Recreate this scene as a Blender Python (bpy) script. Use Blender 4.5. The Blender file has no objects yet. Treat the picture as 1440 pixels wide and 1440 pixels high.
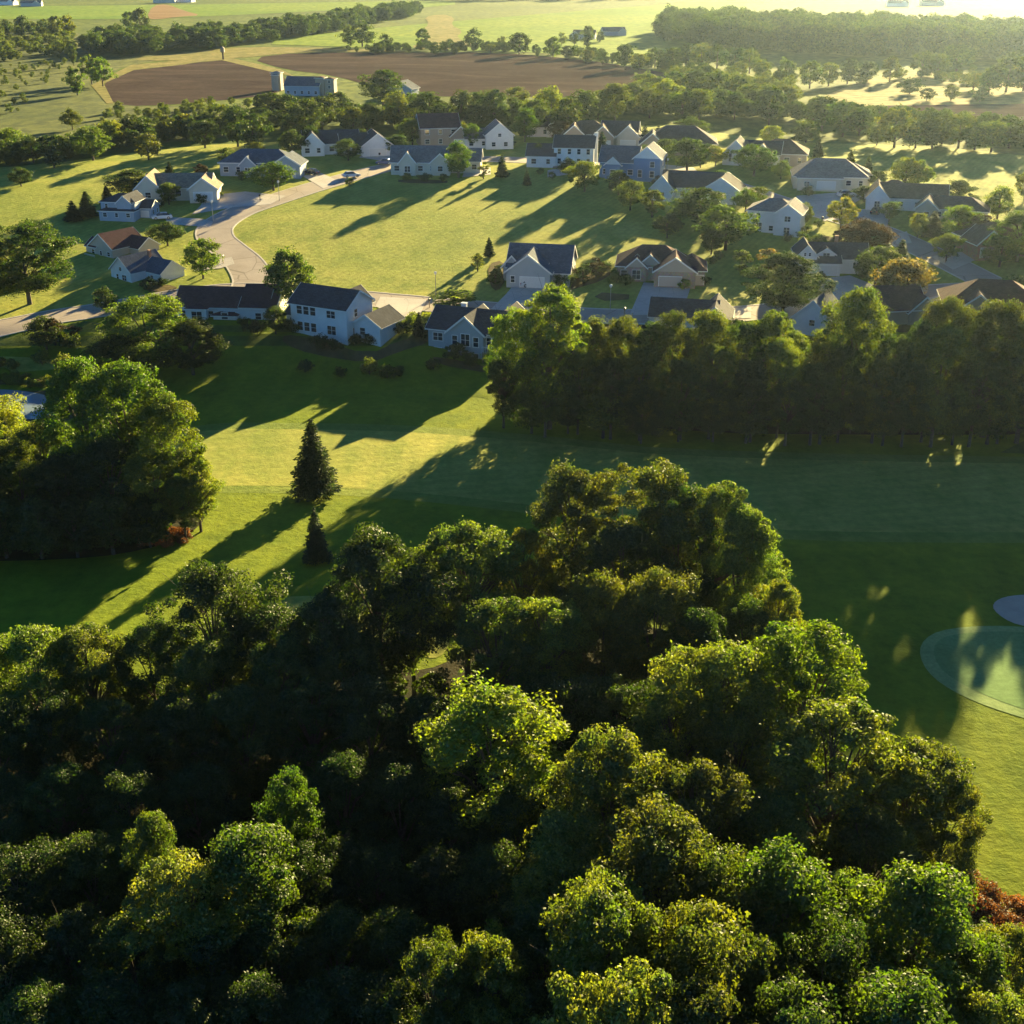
import bpy, math, random
import numpy as np
from mathutils import Vector, Matrix, geometry

# ------------------------------------------------------------------ camera, sky, sun, exposure
SC = bpy.context.scene
COL = SC.collection
PITCH = math.radians(24.0)
FPX = 1800.0            # focal length in photo pixels (photo is 1440 square)
CAMH = 66.0
SUN_AZ = math.radians(25.0)      # to the right of straight ahead
SUN_EL = math.radians(12.5)
HAZE_D = 0.000036

cam_d = bpy.data.cameras.new('camera')
cam_d.sensor_width = 36.0
cam_d.lens = FPX / 1440.0 * 36.0
cam_d.clip_start = 0.5
cam_d.clip_end = 20000
cam = bpy.data.objects.new('camera', cam_d)
cam.location = (0, 0, CAMH)
cam.rotation_euler = (math.pi / 2 - PITCH, 0, 0)
COL.objects.link(cam)
SC.camera = cam

world = bpy.data.worlds.new('World')
SC.world = world
world.use_nodes = True
wn = world.node_tree.nodes; wl = world.node_tree.links
wn.clear()
w_out = wn.new('ShaderNodeOutputWorld'); w_bg = wn.new('ShaderNodeBackground'); w_sky = wn.new('ShaderNodeTexSky')
w_sky.sky_type = 'NISHITA'
w_sky.sun_disc = False
w_sky.sun_elevation = SUN_EL
w_sky.sun_rotation = SUN_AZ
w_sky.air_density = 0.35
w_sky.dust_density = 0.0
w_sky.ozone_density = 5.0
w_bg.inputs['Strength'].default_value = 0.05
w_tint = wn.new('ShaderNodeMix'); w_tint.data_type = 'RGBA'; w_tint.blend_type = 'MULTIPLY'; w_tint.inputs[0].default_value = 1.0
w_tint.inputs[7].default_value = (0.76, 1.0, 0.86, 1)      # the camera's cool green white balance in the shade
wl.new(w_sky.outputs[0], w_tint.inputs[6]); wl.new(w_tint.outputs[2], w_bg.inputs[0]); wl.new(w_bg.outputs[0], w_out.inputs[0])

sun_d = bpy.data.lights.new('sun', 'SUN')
sun_d.energy = 5.0
sun_d.angle = math.radians(0.5)
sun_d.color = (1.0, 0.78, 0.36)
sun = bpy.data.objects.new('sun', sun_d)
_sd = Vector((math.sin(SUN_AZ) * math.cos(SUN_EL), math.cos(SUN_AZ) * math.cos(SUN_EL), math.sin(SUN_EL)))
sun.rotation_euler = (-_sd).to_track_quat('-Z', 'Y').to_euler()
sun.location = (100, 200, 120)
COL.objects.link(sun)

SC.view_settings.view_transform = 'Standard'
SC.view_settings.look = 'None'
SC.view_settings.exposure = 2.6
SC.view_settings.gamma = 1.0
SC.render.engine = 'CYCLES'
cy = SC.cycles
cy.max_bounces = 5; cy.diffuse_bounces = 2; cy.glossy_bounces = 2; cy.transmission_bounces = 3
cy.volume_bounces = 1; cy.transparent_max_bounces = 4
cy.caustics_reflective = False; cy.caustics_refractive = False
cy.sample_clamp_indirect = 4.0
cy.use_denoising = True
try:
    cy.denoiser = 'OPENIMAGEDENOISE'
except Exception:
    pass

# ------------------------------------------------------------------ terrain: golf valley, neighbourhood on a rise
def _sp(t, k):
    return k * np.logaddexp(0.0, t / k)

def gz(x, y):
    y = np.asarray(y, float)
    return (0.085 * (_sp(y - 222, 9) - _sp(y - 330, 14)) + 0.3 * (_sp(y - 200, 2.2) - _sp(y - 214, 3))
            + 0.012 * (_sp(158 - y, 8) - _sp(112 - y, 6)) - 0.05 * (_sp(100 - y, 6) - _sp(30 - y, 6)))

def G(x, y):
    return float(gz(x, y))

_f = Vector((0, math.cos(PITCH), -math.sin(PITCH)))
_u = Vector((0, math.sin(PITCH), math.cos(PITCH)))

def at(px, py, h=0.0):
    """the place whose point h metres above the terrain shows at photo pixel (px, py)"""
    d = _f + _u * ((720 - py) / FPX)
    dx, dy, dz = (px - 720) / FPX, d.y, d.z
    f = lambda t: CAMH + t * dz - G(0, t * dy) - h
    t0, t1 = 5.0, 5.0
    while f(t1) > 0 and t1 < 6000:
        t0 = t1; t1 *= 1.03
    for _ in range(30):
        m = (t0 + t1) / 2
        if f(m) > 0: t0 = m
        else: t1 = m
    return Vector((dx * t0, dy * t0, 0))

def atg(px, py, dz=0.0):
    p = at(px, py); p.z = G(p.x, p.y) + dz
    return p

# ------------------------------------------------------------------ object helpers
def tag(o, label=None, cat=None, group=None, kind=None):
    if label: o['label'] = label
    if cat: o['category'] = cat
    if group: o['group'] = group
    if kind: o['kind'] = kind
    return o

def link(name, mesh, parent=None):
    o = bpy.data.objects.new(name, mesh)
    COL.objects.link(o)
    if parent: o.parent = parent
    return o

def empty(name, loc, rz=0, s=1):
    o = bpy.data.objects.new(name, None)
    o.empty_display_size = 0.5
    COL.objects.link(o)
    o.location = loc; o.rotation_euler = (0, 0, rz); o.scale = (s, s, s)
    return o

def np_mesh(name, V, F, mat=None, smooth=False):
    """V (n,3), F (m,k) with one face size"""
    me = bpy.data.meshes.new(name)
    V = np.asarray(V, np.float32); F = np.asarray(F, np.int32)
    k = F.shape[1]
    me.vertices.add(len(V)); me.vertices.foreach_set('co', V.ravel())
    me.loops.add(F.size); me.loops.foreach_set('vertex_index', F.ravel())
    me.polygons.add(len(F))
    me.polygons.foreach_set('loop_start', np.arange(0, F.size, k, dtype=np.int32))
    me.polygons.foreach_set('loop_total', np.full(len(F), k, np.int32))
    if smooth: me.polygons.foreach_set('use_smooth', np.ones(len(F), bool))
    me.update(calc_edges=True); me.validate()
    if mat: me.materials.append(mat)
    return me

class MB:
    """collects faces and links them as one mesh object"""
    def __init__(s): s.v = []; s.f = []
    def poly(s, pts):
        n = len(s.v); s.v += [tuple(p) for p in pts]; s.f.append(tuple(range(n, n + len(pts))))
    def hexa(s, b, t):
        n = len(s.v); s.v += [tuple(p) for p in b] + [tuple(p) for p in t]
        k = len(b)
        s.f.append(tuple(n + i for i in range(k))[::-1]); s.f.append(tuple(n + k + i for i in range(k)))
        for i in range(k):
            j = (i + 1) % k
            s.f.append((n + i, n + j, n + k + j, n + k + i))
    def box(s, x0, x1, y0, y1, z0, z1):
        s.hexa([(x0, y0, z0), (x1, y0, z0), (x1, y1, z0), (x0, y1, z0)], [(x0, y0, z1), (x1, y0, z1), (x1, y1, z1), (x0, y1, z1)])
    def tube(s, pts, radii, n=7, cap=True):
        base = len(s.v); m = len(pts)
        for i, p in enumerate(pts):
            p = Vector(p)
            d = (Vector(pts[min(i + 1, m - 1)]) - Vector(pts[max(i - 1, 0)]))
            if d.length < 1e-6: d = Vector((0, 0, 1))
            d.normalize()
            a = d.cross(Vector((0.31, 0.95, 0.05)))
            if a.length < 0.1: a = d.cross(Vector((1, 0, 0)))
            a.normalize(); b = d.cross(a)
            for k in range(n):
                t = 2 * math.pi * k / n
                s.v.append(tuple(p + (a * math.cos(t) + b * math.sin(t)) * radii[i]))
        for i in range(m - 1):
            for k in range(n):
                k2 = (k + 1) % n
                s.f.append((base + i * n + k, base + i * n + k2, base + (i + 1) * n + k2, base + (i + 1) * n + k))
        if cap:
            s.f.append(tuple(base + k for k in range(n))[::-1]); s.f.append(tuple(base + (m - 1) * n + k for k in range(n)))
    def mesh(s, name, mat):
        me = bpy.data.meshes.new(name); me.from_pydata(s.v, [], s.f); me.update()
        if mat: me.materials.append(mat)
        return me
    def build(s, name, mat, parent=None):
        return link(name, s.mesh(name, mat), parent)

# ------------------------------------------------------------------ materials
def new_mat(name):
    m = bpy.data.materials.new(name); m.use_nodes = True
    nt = m.node_tree; nt.nodes.clear()
    return m, nt.nodes, nt.links

def ramp(N, L, fac, stops):
    r = N.new('ShaderNodeValToRGB')
    e = r.color_ramp.elements
    while len(e) < len(stops): e.new(0.5)
    for i, (p, c) in enumerate(stops):
        e[i].position = p; e[i].color = (c[0], c[1], c[2], 1)
    L.new(fac, r.inputs[0])
    return r.outputs[0]

def mixc(N, L, fac, a, b, mode='MIX'):
    m = N.new('ShaderNodeMix'); m.data_type = 'RGBA'; m.blend_type = mode
    for s, v in ((m.inputs[0], fac), (m.inputs[6], a), (m.inputs[7], b)):
        if hasattr(v, 'node'): L.new(v, s)
        elif isinstance(v, (int, float)): s.default_value = v
        else: s.default_value = (v[0], v[1], v[2], 1)
    return m.outputs[2]

def noise(N, L, co, scale, detail=4, rough=0.55, dist=0.0):
    n = N.new('ShaderNodeTexNoise'); n.inputs['Scale'].default_value = scale
    n.inputs['Detail'].default_value = detail; n.inputs['Roughness'].default_value = rough
    n.inputs['Distortion'].default_value = dist
    L.new(co, n.inputs['Vector'])
    return n.outputs['Fac']

def world_co(N, L, scale=(1, 1, 1), rz=0):
    g = N.new('ShaderNodeNewGeometry'); mp = N.new('ShaderNodeMapping'); mp.vector_type = 'TEXTURE' if False else 'POINT'
    mp.inputs['Rotation'].default_value = (0, 0, rz); mp.inputs['Scale'].default_value = scale
    L.new(g.outputs['Position'], mp.inputs[0])
    return mp.outputs[0]

def surf(N, L, col, rough=0.85, bump=None, bstr=0.3, bdist=0.05, spec=0.2, metal=0.0):
    b = N.new('ShaderNodeBsdfPrincipled'); o = N.new('ShaderNodeOutputMaterial')
    if hasattr(col, 'node'): L.new(col, b.inputs['Base Color'])
    else: b.inputs['Base Color'].default_value = (col[0], col[1], col[2], 1)
    b.inputs['Roughness'].default_value = rough
    b.inputs['Specular IOR Level'].default_value = spec
    b.inputs['Metallic'].default_value = metal
    if bump is not None:
        bn = N.new('ShaderNodeBump'); bn.inputs['Strength'].default_value = bstr; bn.inputs['Distance'].default_value = bdist
        L.new(bump, bn.inputs['Height']); L.new(bn.outputs[0], b.inputs['Normal'])
    L.new(b.outputs[0], o.inputs[0])
    return b

def grass_mat(name, c1, c2, c3, patch=0.03, stripe=None, stripe_amt=0.25, fine=0.6, rz=0.3, bs=0.5, spec=0.06):
    """grass: broad patches, tufts and, where mown, faint stripes"""
    m, N, L = new_mat(name)
    co = world_co(N, L)
    big = noise(N, L, co, patch, 5, 0.6, 0.4)
    midn = noise(N, L, world_co(N, L, (1, 0.5, 1), rz), 0.22, 5, 0.62)
    fin = noise(N, L, co, fine, 6, 0.75)
    a = ramp(N, L, big, [(0.35, c1), (0.65, c2)])
    a = mixc(N, L, ramp(N, L, midn, [(0.42, (0, 0, 0)), (0.68, (1, 1, 1))]), a, c3)
    wide = noise(N, L, world_co(N, L, (0.35, 1, 1), rz + 0.2), 0.09, 6, 0.7, 1.0)
    a = mixc(N, L, 0.5, a, mixc(N, L, 1.0, a, ramp(N, L, wide, [(0.3, (0.7, 0.74, 0.7)), (0.5, (1, 1, 1)), (0.72, (1.35, 1.2, 1.2))]), 'MULTIPLY'))
    a = mixc(N, L, 0.55, a, mixc(N, L, 1.0, a, ramp(N, L, fin, [(0.25, (0.45, 0.5, 0.4)), (0.75, (1.5, 1.45, 1.4))]), 'MULTIPLY'))
    if stripe:
        wv = N.new('ShaderNodeTexWave'); wv.inputs['Scale'].default_value = stripe; wv.inputs['Distortion'].default_value = 0.6
        wv.inputs['Detail'].default_value = 2
        L.new(world_co(N, L, (1, 1, 1), rz), wv.inputs['Vector'])
        a = mixc(N, L, stripe_amt, a, mixc(N, L, 1.0, a, ramp(N, L, wv.outputs['Fac'], [(0.4, (0.6, 0.6, 0.55)), (0.6, (1.35, 1.3, 1.2))]), 'MULTIPLY'))
    surf(N, L, a, 0.95, fin, bs, 0.35, spec)
    return m

def plain_mat(name, c, rough=0.7, var=0.15, scale=2.0, bstr=0.15, spec=0.3, metal=0.0):
    m, N, L = new_mat(name)
    tc = N.new('ShaderNodeTexCoord')
    n = noise(N, L, tc.outputs['Object'], scale, 5, 0.65)
    lo = tuple(v * (1 - var) for v in c); hi = tuple(min(1, v * (1 + var)) for v in c)
    surf(N, L, ramp(N, L, n, [(0.3, lo), (0.7, hi)]), rough, n, bstr, 0.02, spec, metal)
    return m

def siding_mat(name, c):
    m, N, L = new_mat(name)
    tc = N.new('ShaderNodeTexCoord')
    w = N.new('ShaderNodeTexWave'); w.bands_direction = 'Z'; w.wave_profile = 'SAW'; w.inputs['Scale'].default_value = 1.4
    L.new(tc.outputs['Object'], w.inputs['Vector'])
    n = noise(N, L, tc.outputs['Object'], 0.8, 4)
    c0 = ramp(N, L, n, [(0.3, tuple(v * 0.9 for v in c)), (0.7, c)])
    c1 = mixc(N, L, ramp(N, L, w.outputs['Fac'], [(0.0, (1, 1, 1)), (0.14, (0, 0, 0))]), c0, tuple(v * 0.7 for v in c))
    surf(N, L, c1, 0.6, w.outputs['Fac'], 0.3, 0.03, 0.3)
    return m

def stone_mat(name, c):
    m, N, L = new_mat(name)
    tc = N.new('ShaderNodeTexCoord')
    v = N.new('ShaderNodeTexVoronoi'); v.inputs['Scale'].default_value = 2.6
    L.new(tc.outputs['Object'], v.inputs['Vector'])
    c0 = mixc(N, L, 0.35, c, mixc(N, L, 1.0, c, v.outputs['Color'], 'MULTIPLY'))
    surf(N, L, c0, 0.85, v.outputs['Distance'], 0.4, 0.04)
    return m

def shingle_mat(name, c):
    m, N, L = new_mat(name)
    tc = N.new('ShaderNodeTexCoord')
    w = N.new('ShaderNodeTexBrick'); w.inputs['Scale'].default_value = 1.0
    w.inputs['Brick Width'].default_value = 0.5; w.inputs['Row Height'].default_value = 0.22; w.inputs['Mortar Size'].default_value = 0.02
    w.inputs['Color1'].default_value = (*[v * 0.8 for v in c], 1); w.inputs['Color2'].default_value = (*[min(1, v * 1.25) for v in c], 1)
    w.inputs['Mortar'].default_value = (*[v * 0.45 for v in c], 1)
    L.new(tc.outputs['Object'], w.inputs['Vector'])
    n = noise(N, L, tc.outputs['Object'], 0.5, 5, 0.7)
    c0 = mixc(N, L, 0.6, w.outputs['Color'], mixc(N, L, 1.0, w.outputs['Color'], ramp(N, L, n, [(0.3, (0.6, 0.6, 0.62)), (0.7, (1.3, 1.28, 1.25))]), 'MULTIPLY'))
    surf(N, L, c0, 0.95, w.outputs['Fac'], 0.25, 0.02, 0.08)
    return m

def leaf_mat(name='leaf', gloss=0.035):
    """leaves take the tree's own colour; light passes through them"""
    m, N, L = new_mat(name)
    oi = N.new('ShaderNodeObjectInfo'); g = N.new('ShaderNodeNewGeometry')
    tc = N.new('ShaderNodeTexCoord')
    n = noise(N, L, tc.outputs['Object'], 0.45, 3, 0.6)
    base = oi.outputs['Color']
    warm = mixc(N, L, 1.0, base, (1.7, 1.3, 0.75), 'MULTIPLY')
    cool = mixc(N, L, 1.0, base, (0.7, 0.85, 0.95), 'MULTIPLY')
    c = mixc(N, L, ramp(N, L, n, [(0.35, (0, 0, 0)), (0.65, (1, 1, 1))]), cool, warm)
    c = mixc(N, L, 1.0, c, ramp(N, L, g.outputs['Random Per Island'], [(0.0, (0.6, 0.65, 0.6)), (1.0, (1.45, 1.35, 1.3))]), 'MULTIPLY')
    d = N.new('ShaderNodeBsdfDiffuse'); t = N.new('ShaderNodeBsdfTranslucent'); gl = N.new('ShaderNodeBsdfGlossy')
    gl.inputs['Roughness'].default_value = 0.55; gl.inputs['Color'].default_value = (0.8, 0.85, 0.8, 1)
    L.new(c, d.inputs[0])
    L.new(mixc(N, L, 1.0, c, (1.45, 1.5, 0.5), 'MULTIPLY'), t.inputs[0])
    m1 = N.new('ShaderNodeMixShader'); m1.inputs[0].default_value = 0.56
    L.new(d.outputs[0], m1.inputs[1]); L.new(t.outputs[0], m1.inputs[2])
    m2 = N.new('ShaderNodeMixShader'); m2.inputs[0].default_value = gloss
    L.new(m1.outputs[0], m2.inputs[1]); L.new(gl.outputs[0], m2.inputs[2])
    o = N.new('ShaderNodeOutputMaterial'); L.new(m2.outputs[0], o.inputs[0])
    return m

LEAF = leaf_mat()
NEEDLE = leaf_mat('needle', 0.03)
BARK = plain_mat('bark', (0.09, 0.07, 0.05), 0.9, 0.4, 3.0, 0.5)
# ------------------------------------------------------------------ ground and the sheets laid on it
M = {}
M['meadow'] = grass_mat('meadow', (0.085, 0.13, 0.025), (0.15, 0.19, 0.04), (0.05, 0.085, 0.02), 0.012, None, 0, 0.35, spec=0.03)
M['lawn'] = grass_mat('lawn', (0.27, 0.32, 0.06), (0.37, 0.37, 0.085), (0.20, 0.26, 0.045), 0.03, 0.22, 0.12, 0.8, rz=0.5)
M['rough'] = grass_mat('rough', (0.145, 0.205, 0.013), (0.20, 0.24, 0.018), (0.11, 0.165, 0.013), 0.04, None, 0, 0.7)
M['fairway'] = grass_mat('fairway', (0.25, 0.28, 0.062), (0.33, 0.335, 0.08), (0.20, 0.25, 0.05), 0.04, 0.13, 0.10, 0.9, rz=1.4, bs=0.3)
M['first_cut'] = grass_mat('first_cut', (0.16, 0.215, 0.04), (0.21, 0.255, 0.05), (0.13, 0.19, 0.032), 0.04, None, 0, 0.9)
M['green'] = grass_mat('putting_green', (0.16, 0.28, 0.10), (0.19, 0.31, 0.12), (0.15, 0.26, 0.09), 0.1, None, 0, 2.0, bs=0.1)
M['collar'] = grass_mat('collar', (0.24, 0.34, 0.13), (0.28, 0.37, 0.15), (0.22, 0.32, 0.12), 0.1, None, 0, 2.0, bs=0.15)
M['straw'] = grass_mat('straw_field', (0.2, 0.19, 0.07), (0.27, 0.24, 0.10), (0.14, 0.15, 0.05), 0.02, 0.05, 0.25, 0.3, rz=1.2, spec=0.02)
M['crop'] = grass_mat('crop_field', (0.14, 0.24, 0.04), (0.22, 0.29, 0.05), (0.11, 0.19, 0.035), 0.008, 0.03, 0.3, 0.2, rz=1.35, spec=0.015)
M['marsh'] = grass_mat('marsh', (0.08, 0.11, 0.03), (0.15, 0.17, 0.045), (0.04, 0.06, 0.02), 0.02, None, 0, 0.3, bs=0.8)
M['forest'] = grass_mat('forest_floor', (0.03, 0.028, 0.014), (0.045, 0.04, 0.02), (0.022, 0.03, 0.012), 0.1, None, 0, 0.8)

def plough_mat(name, c1, c2, c3):
    m, N, L = new_mat(name)
    a = noise(N, L, world_co(N, L, (0.4, 1, 1), 0.15), 0.035, 6, 0.65, 1.2)
    b = noise(N, L, world_co(N, L), 0.5, 4, 0.7)
    w = N.new('ShaderNodeTexWave'); w.inputs['Scale'].default_value = 0.07; w.inputs['Distortion'].default_value = 4; w.inputs['Detail'].default_value = 3
    w.inputs['Detail Scale'].default_value = 0.4
    L.new(world_co(N, L, (0.5, 1, 1), 1.35), w.inputs['Vector'])
    c = ramp(N, L, a, [(0.3, c1), (0.55, c2), (0.75, c3)])
    c = mixc(N, L, 0.35, c, mixc(N, L, 1.0, c, ramp(N, L, w.outputs['Fac'], [(0.2, (0.6, 0.6, 0.6)), (0.8, (1.35, 1.35, 1.3))]), 'MULTIPLY'))
    c = mixc(N, L, 0.4, c, mixc(N, L, 1.0, c, ramp(N, L, b, [(0.3, (0.6, 0.6, 0.6)), (0.7, (1.4, 1.4, 1.4))]), 'MULTIPLY'))
    surf(N, L, c, 1.0, b, 0.6, 0.25, 0.0)
    return m
M['plough'] = plough_mat('ploughed_soil', (0.052, 0.040, 0.040), (0.078, 0.060, 0.056), (0.125, 0.094, 0.08))
M['soil'] = plough_mat('bare_soil', (0.24, 0.17, 0.10), (0.3, 0.21, 0.13), (0.36, 0.26, 0.16))

def road_mat(name, c, crack=0.12):
    m, N, L = new_mat(name)
    co = world_co(N, L)
    a = noise(N, L, co, 0.15, 5, 0.6); b = noise(N, L, co, 3.0, 4, 0.8)
    v = N.new('ShaderNodeTexVoronoi'); v.feature = 'DISTANCE_TO_EDGE'; v.inputs['Scale'].default_value = crack
    L.new(co, v.inputs['Vector'])
    k = ramp(N, L, a, [(0.3, tuple(x * 0.82 for x in c)), (0.7, tuple(min(1, x * 1.12) for x in c))])
    k = mixc(N, L, 0.4, k, mixc(N, L, 1.0, k, ramp(N, L, b, [(0.3, (0.75, 0.75, 0.75)), (0.7, (1.25, 1.25, 1.25))]), 'MULTIPLY'))
    k = mixc(N, L, ramp(N, L, v.outputs['Distance'], [(0.0, (1, 1, 1)), (0.012, (0, 0, 0))]), k, tuple(x * 0.5 for x in c))
    surf(N, L, k, 0.85, b, 0.2, 0.02, 0.2)
    return m
M['asphalt'] = road_mat('asphalt', (0.36, 0.31, 0.27), 0.1)
M['concrete'] = road_mat('concrete', (0.5, 0.47, 0.43), 0.3)
M['kerb'] = plain_mat('kerb_concrete', (0.5, 0.47, 0.42), 0.8, 0.15)
M['sand'] = plain_mat('bunker_sand', (0.50, 0.36, 0.28), 0.95, 0.12, 0.5)
M['bank'] = grass_mat('bank_reeds', (0.11, 0.085, 0.04), (0.16, 0.12, 0.06), (0.08, 0.08, 0.03), 0.1, None, 0, 0.6)
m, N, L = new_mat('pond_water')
wb = surf(N, L, (0.22, 0.30, 0.38), 0.06, noise(N, L, world_co(N, L), 0.8, 3), 0.12, 0.05, 0.9)  # bright sky reflection put into the water's base colour as milky blue
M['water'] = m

def grid_lines(a, b, step, far, ratio=1.25):
    mid = list(np.arange(a, b + 0.01, step)); s = step
    hi = [b]
    while hi[-1] < far: s *= ratio; hi.append(hi[-1] + s)
    s = step; lo = [a]
    while lo[-1] > -far: s *= ratio; lo.append(lo[-1] - s)
    return np.array(lo[1:][::-1] + mid + hi[1:])
xs = grid_lines(-200, 200, 16, 5500); ys = np.unique(np.concatenate([grid_lines(20, 460, 3, 5500), np.arange(185, 226, 1.0)]))
X, Y = np.meshgrid(xs, ys)
Z = gz(X, Y)
nx, ny = len(xs), len(ys)
ii = np.arange(nx * ny).reshape(ny, nx)
F = np.stack([ii[:-1, :-1], ii[:-1, 1:], ii[1:, 1:], ii[1:, :-1]], -1).reshape(-1, 4)
g_ob = link('ground', np_mesh('ground', np.stack([X.ravel(), Y.ravel(), Z.ravel()], 1), F, M['meadow'], True))
tag(g_ob, kind='structure')
GROUND_MIN = float(Z.min())

def smooth_poly(P, it=2):
    for _ in range(it):
        Q = []
        for i in range(len(P)):
            a, b = P[i], P[(i + 1) % len(P)]
            Q += [a * 0.75 + b * 0.25, a * 0.25 + b * 0.75]
        P = Q
    return P

def densify(P, step):
    Q = []
    for i in range(len(P)):
        a, b = P[i], P[(i + 1) % len(P)]
        n = max(1, int((b - a).length / step))
        for k in range(n): Q.append(a.lerp(b, k / n))
    return Q

def inside(P, x, y):
    c = False; j = len(P) - 1
    for i in range(len(P)):
        if (P[i][1] > y) != (P[j][1] > y) and x < (P[j][0] - P[i][0]) * (y - P[i][1]) / (P[j][1] - P[i][1]) + P[i][0]: c = not c
        j = i
    return c

def sheet_world(name, P, mat, dz, step=6, fixed_z=None):
    P = [Vector((p[0], p[1])) for p in P]
    P = densify(P, step)
    x0, x1 = min(p.x for p in P), max(p.x for p in P); y0, y1 = min(p.y for p in P), max(p.y for p in P)
    pts = list(P)
    sx = max(step * 3, (x1 - x0) / 60); sy = step
    if y0 < 440:
        for y in np.arange(y0 + sy / 2, min(y1, 440), sy):
            for x in np.arange(x0 + sx / 2, x1, sx):
                if inside(P, x, y): pts.append(Vector((float(x), float(y))))
    n = len(P)
    v, e, f, *_ = geometry.delaunay_2d_cdt(pts, [(i, (i + 1) % n) for i in range(n)], [], 1, 1e-4)
    mb = MB()
    mb.v = [(p.x, p.y, (G(p.x, p.y) if fixed_z is None else fixed_z) + dz) for p in v]
    mb.f = [tuple(t) for t in f]
    # all faces up
    ff = []
    for t in mb.f:
        a, b, c = (Vector(mb.v[k]) for k in t[:3])
        ff.append(t if (b - a).cross(c - a).z > 0 else tuple(reversed(t)))
    mb.f = ff
    o = mb.build(name, mat)
    tag(o, kind='structure')
    return o

def sheet(name, pix, mat, dz, step=6, smooth=2):
    P = [Vector((at(*p).x, at(*p).y)) for p in pix]
    if smooth: P = smooth_poly(P, smooth)
    return sheet_world(name, P, mat, dz, step)

def catmull(P, n=8):
    Q = []
    for i in range(len(P) - 1):
        p0, p1, p2, p3 = P[max(i - 1, 0)], P[i], P[i + 1], P[min(i + 2, len(P) - 1)]
        for k in range(n):
            t = k / n
            Q.append(0.5 * ((2 * p1) + (p2 - p0) * t + (2 * p0 - 5 * p1 + 4 * p2 - p3) * t * t + (3 * p1 - p0 - 3 * p2 + p3) * t ** 3))
    Q.append(P[-1])
    return Q

def ribbon(name, P, off0, off1, mat, dz, h=None):
    """strip beside / along the centre line P; with h a raised kerb"""
    rows = []
    for i, p in enumerate(P):
        d = (P[min(i + 1, len(P) - 1)] - P[max(i - 1, 0)]); d = Vector((d.x, d.y)).normalized(); nrm = Vector((-d.y, d.x))
        a = Vector((p.x, p.y)) + nrm * off0; b = Vector((p.x, p.y)) + nrm * off1
        rows.append((a, b))
    mb = MB()
    n = 4
    for i in range(len(rows) - 1):
        for k in range(n):
            q = []
            for (r, t) in ((rows[i], k / n), (rows[i], (k + 1) / n), (rows[i + 1], (k + 1) / n), (rows[i + 1], k / n)):
                c = r[0].lerp(r[1], t); q.append((c.x, c.y, G(c.x, c.y) + dz))
            if h:
                if k == 0:
                    q = [(r.x, r.y, G(r.x, r.y) + h) for r in (rows[i][0], rows[i][1], rows[i + 1][1], rows[i + 1][0])]
                    mb.hexa([(a, b, c - h - 0.1) for a, b, c in q], q)
            else: mb.poly(q[::-1])
    o = mb.build(name, mat)
    tag(o, kind='structure')
    return o

# --- golf course and near lawns
sheet('lawn', [(-60, 700), (-60, 476), (60, 458), (130, 446), (200, 434), (270, 420), (420, 418), (600, 434), (740, 446), (900, 456), (1100, 452), (1240, 440), (1500, 440), (1500, 640), (1100, 640), (700, 560), (500, 545), (270, 535), (100, 560)], M['rough'], 0.03, 5, 1)
sheet('rough', [(-2500, 1700), (-1200, 700), (100, 560), (270, 535), (500, 545), (700, 560), (1100, 640), (2600, 640), (4500, 1700)], M['rough'], 0.035, 5, 1)
sheet('first_cut', [(90, 640), (285, 594), (400, 595), (560, 597), (760, 612), (1000, 639), (2240, 650), (2240, 760), (1300, 766), (1000, 755), (760, 724), (560, 701), (400, 693), (200, 694), (80, 684)], M['first_cut'], 0.048, 5, 2)
sheet('fairway', [(120, 640), (285, 603), (400, 604), (560, 606), (760, 622), (1000, 648), (2200, 660), (2200, 740), (1300, 752), (1000, 742), (760, 712), (560, 690), (400, 683), (200, 684), (100, 676)], M['fairway'], 0.06, 5, 2)
sheet('tee_ground', [(-60, 500), (30, 502), (100, 508), (118, 520), (60, 528), (-60, 532)], M['fairway'], 0.06, 5)
sheet('mown_patch', [(360, 846), (430, 836), (600, 850), (640, 900), (610, 935), (560, 900), (400, 905)], M['fairway'], 0.06, 4)
sheet('collar', [(1290, 905), (1330, 882), (1450, 880), (1560, 905), (1600, 980), (1560, 1040), (1440, 1012), (1350, 980), (1300, 945)], M['collar'], 0.06, 3)
sheet('putting_green', [(1310, 905), (1345, 890), (1450, 888), (1540, 910), (1575, 975), (1545, 1022), (1440, 1000), (1360, 968), (1318, 940)], M['green'], 0.07, 3)
sheet('bunker', [(1393, 858), (1402, 842), (1440, 836), (1500, 840), (1520, 862), (1490, 884), (1430, 882)], M['sand'], 0.08, 2)
sheet('pond_bank', [(-60, 585), (-60, 530), (40, 532), (110, 536), (120, 560), (110, 592), (30, 600)], M['bank'], 0.05, 3)
sheet('pond', [(-60, 582), (-60, 548), (20, 548), (72, 557), (84, 570), (80, 586), (40, 592)], M['water'], 0.09, 3)
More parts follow.
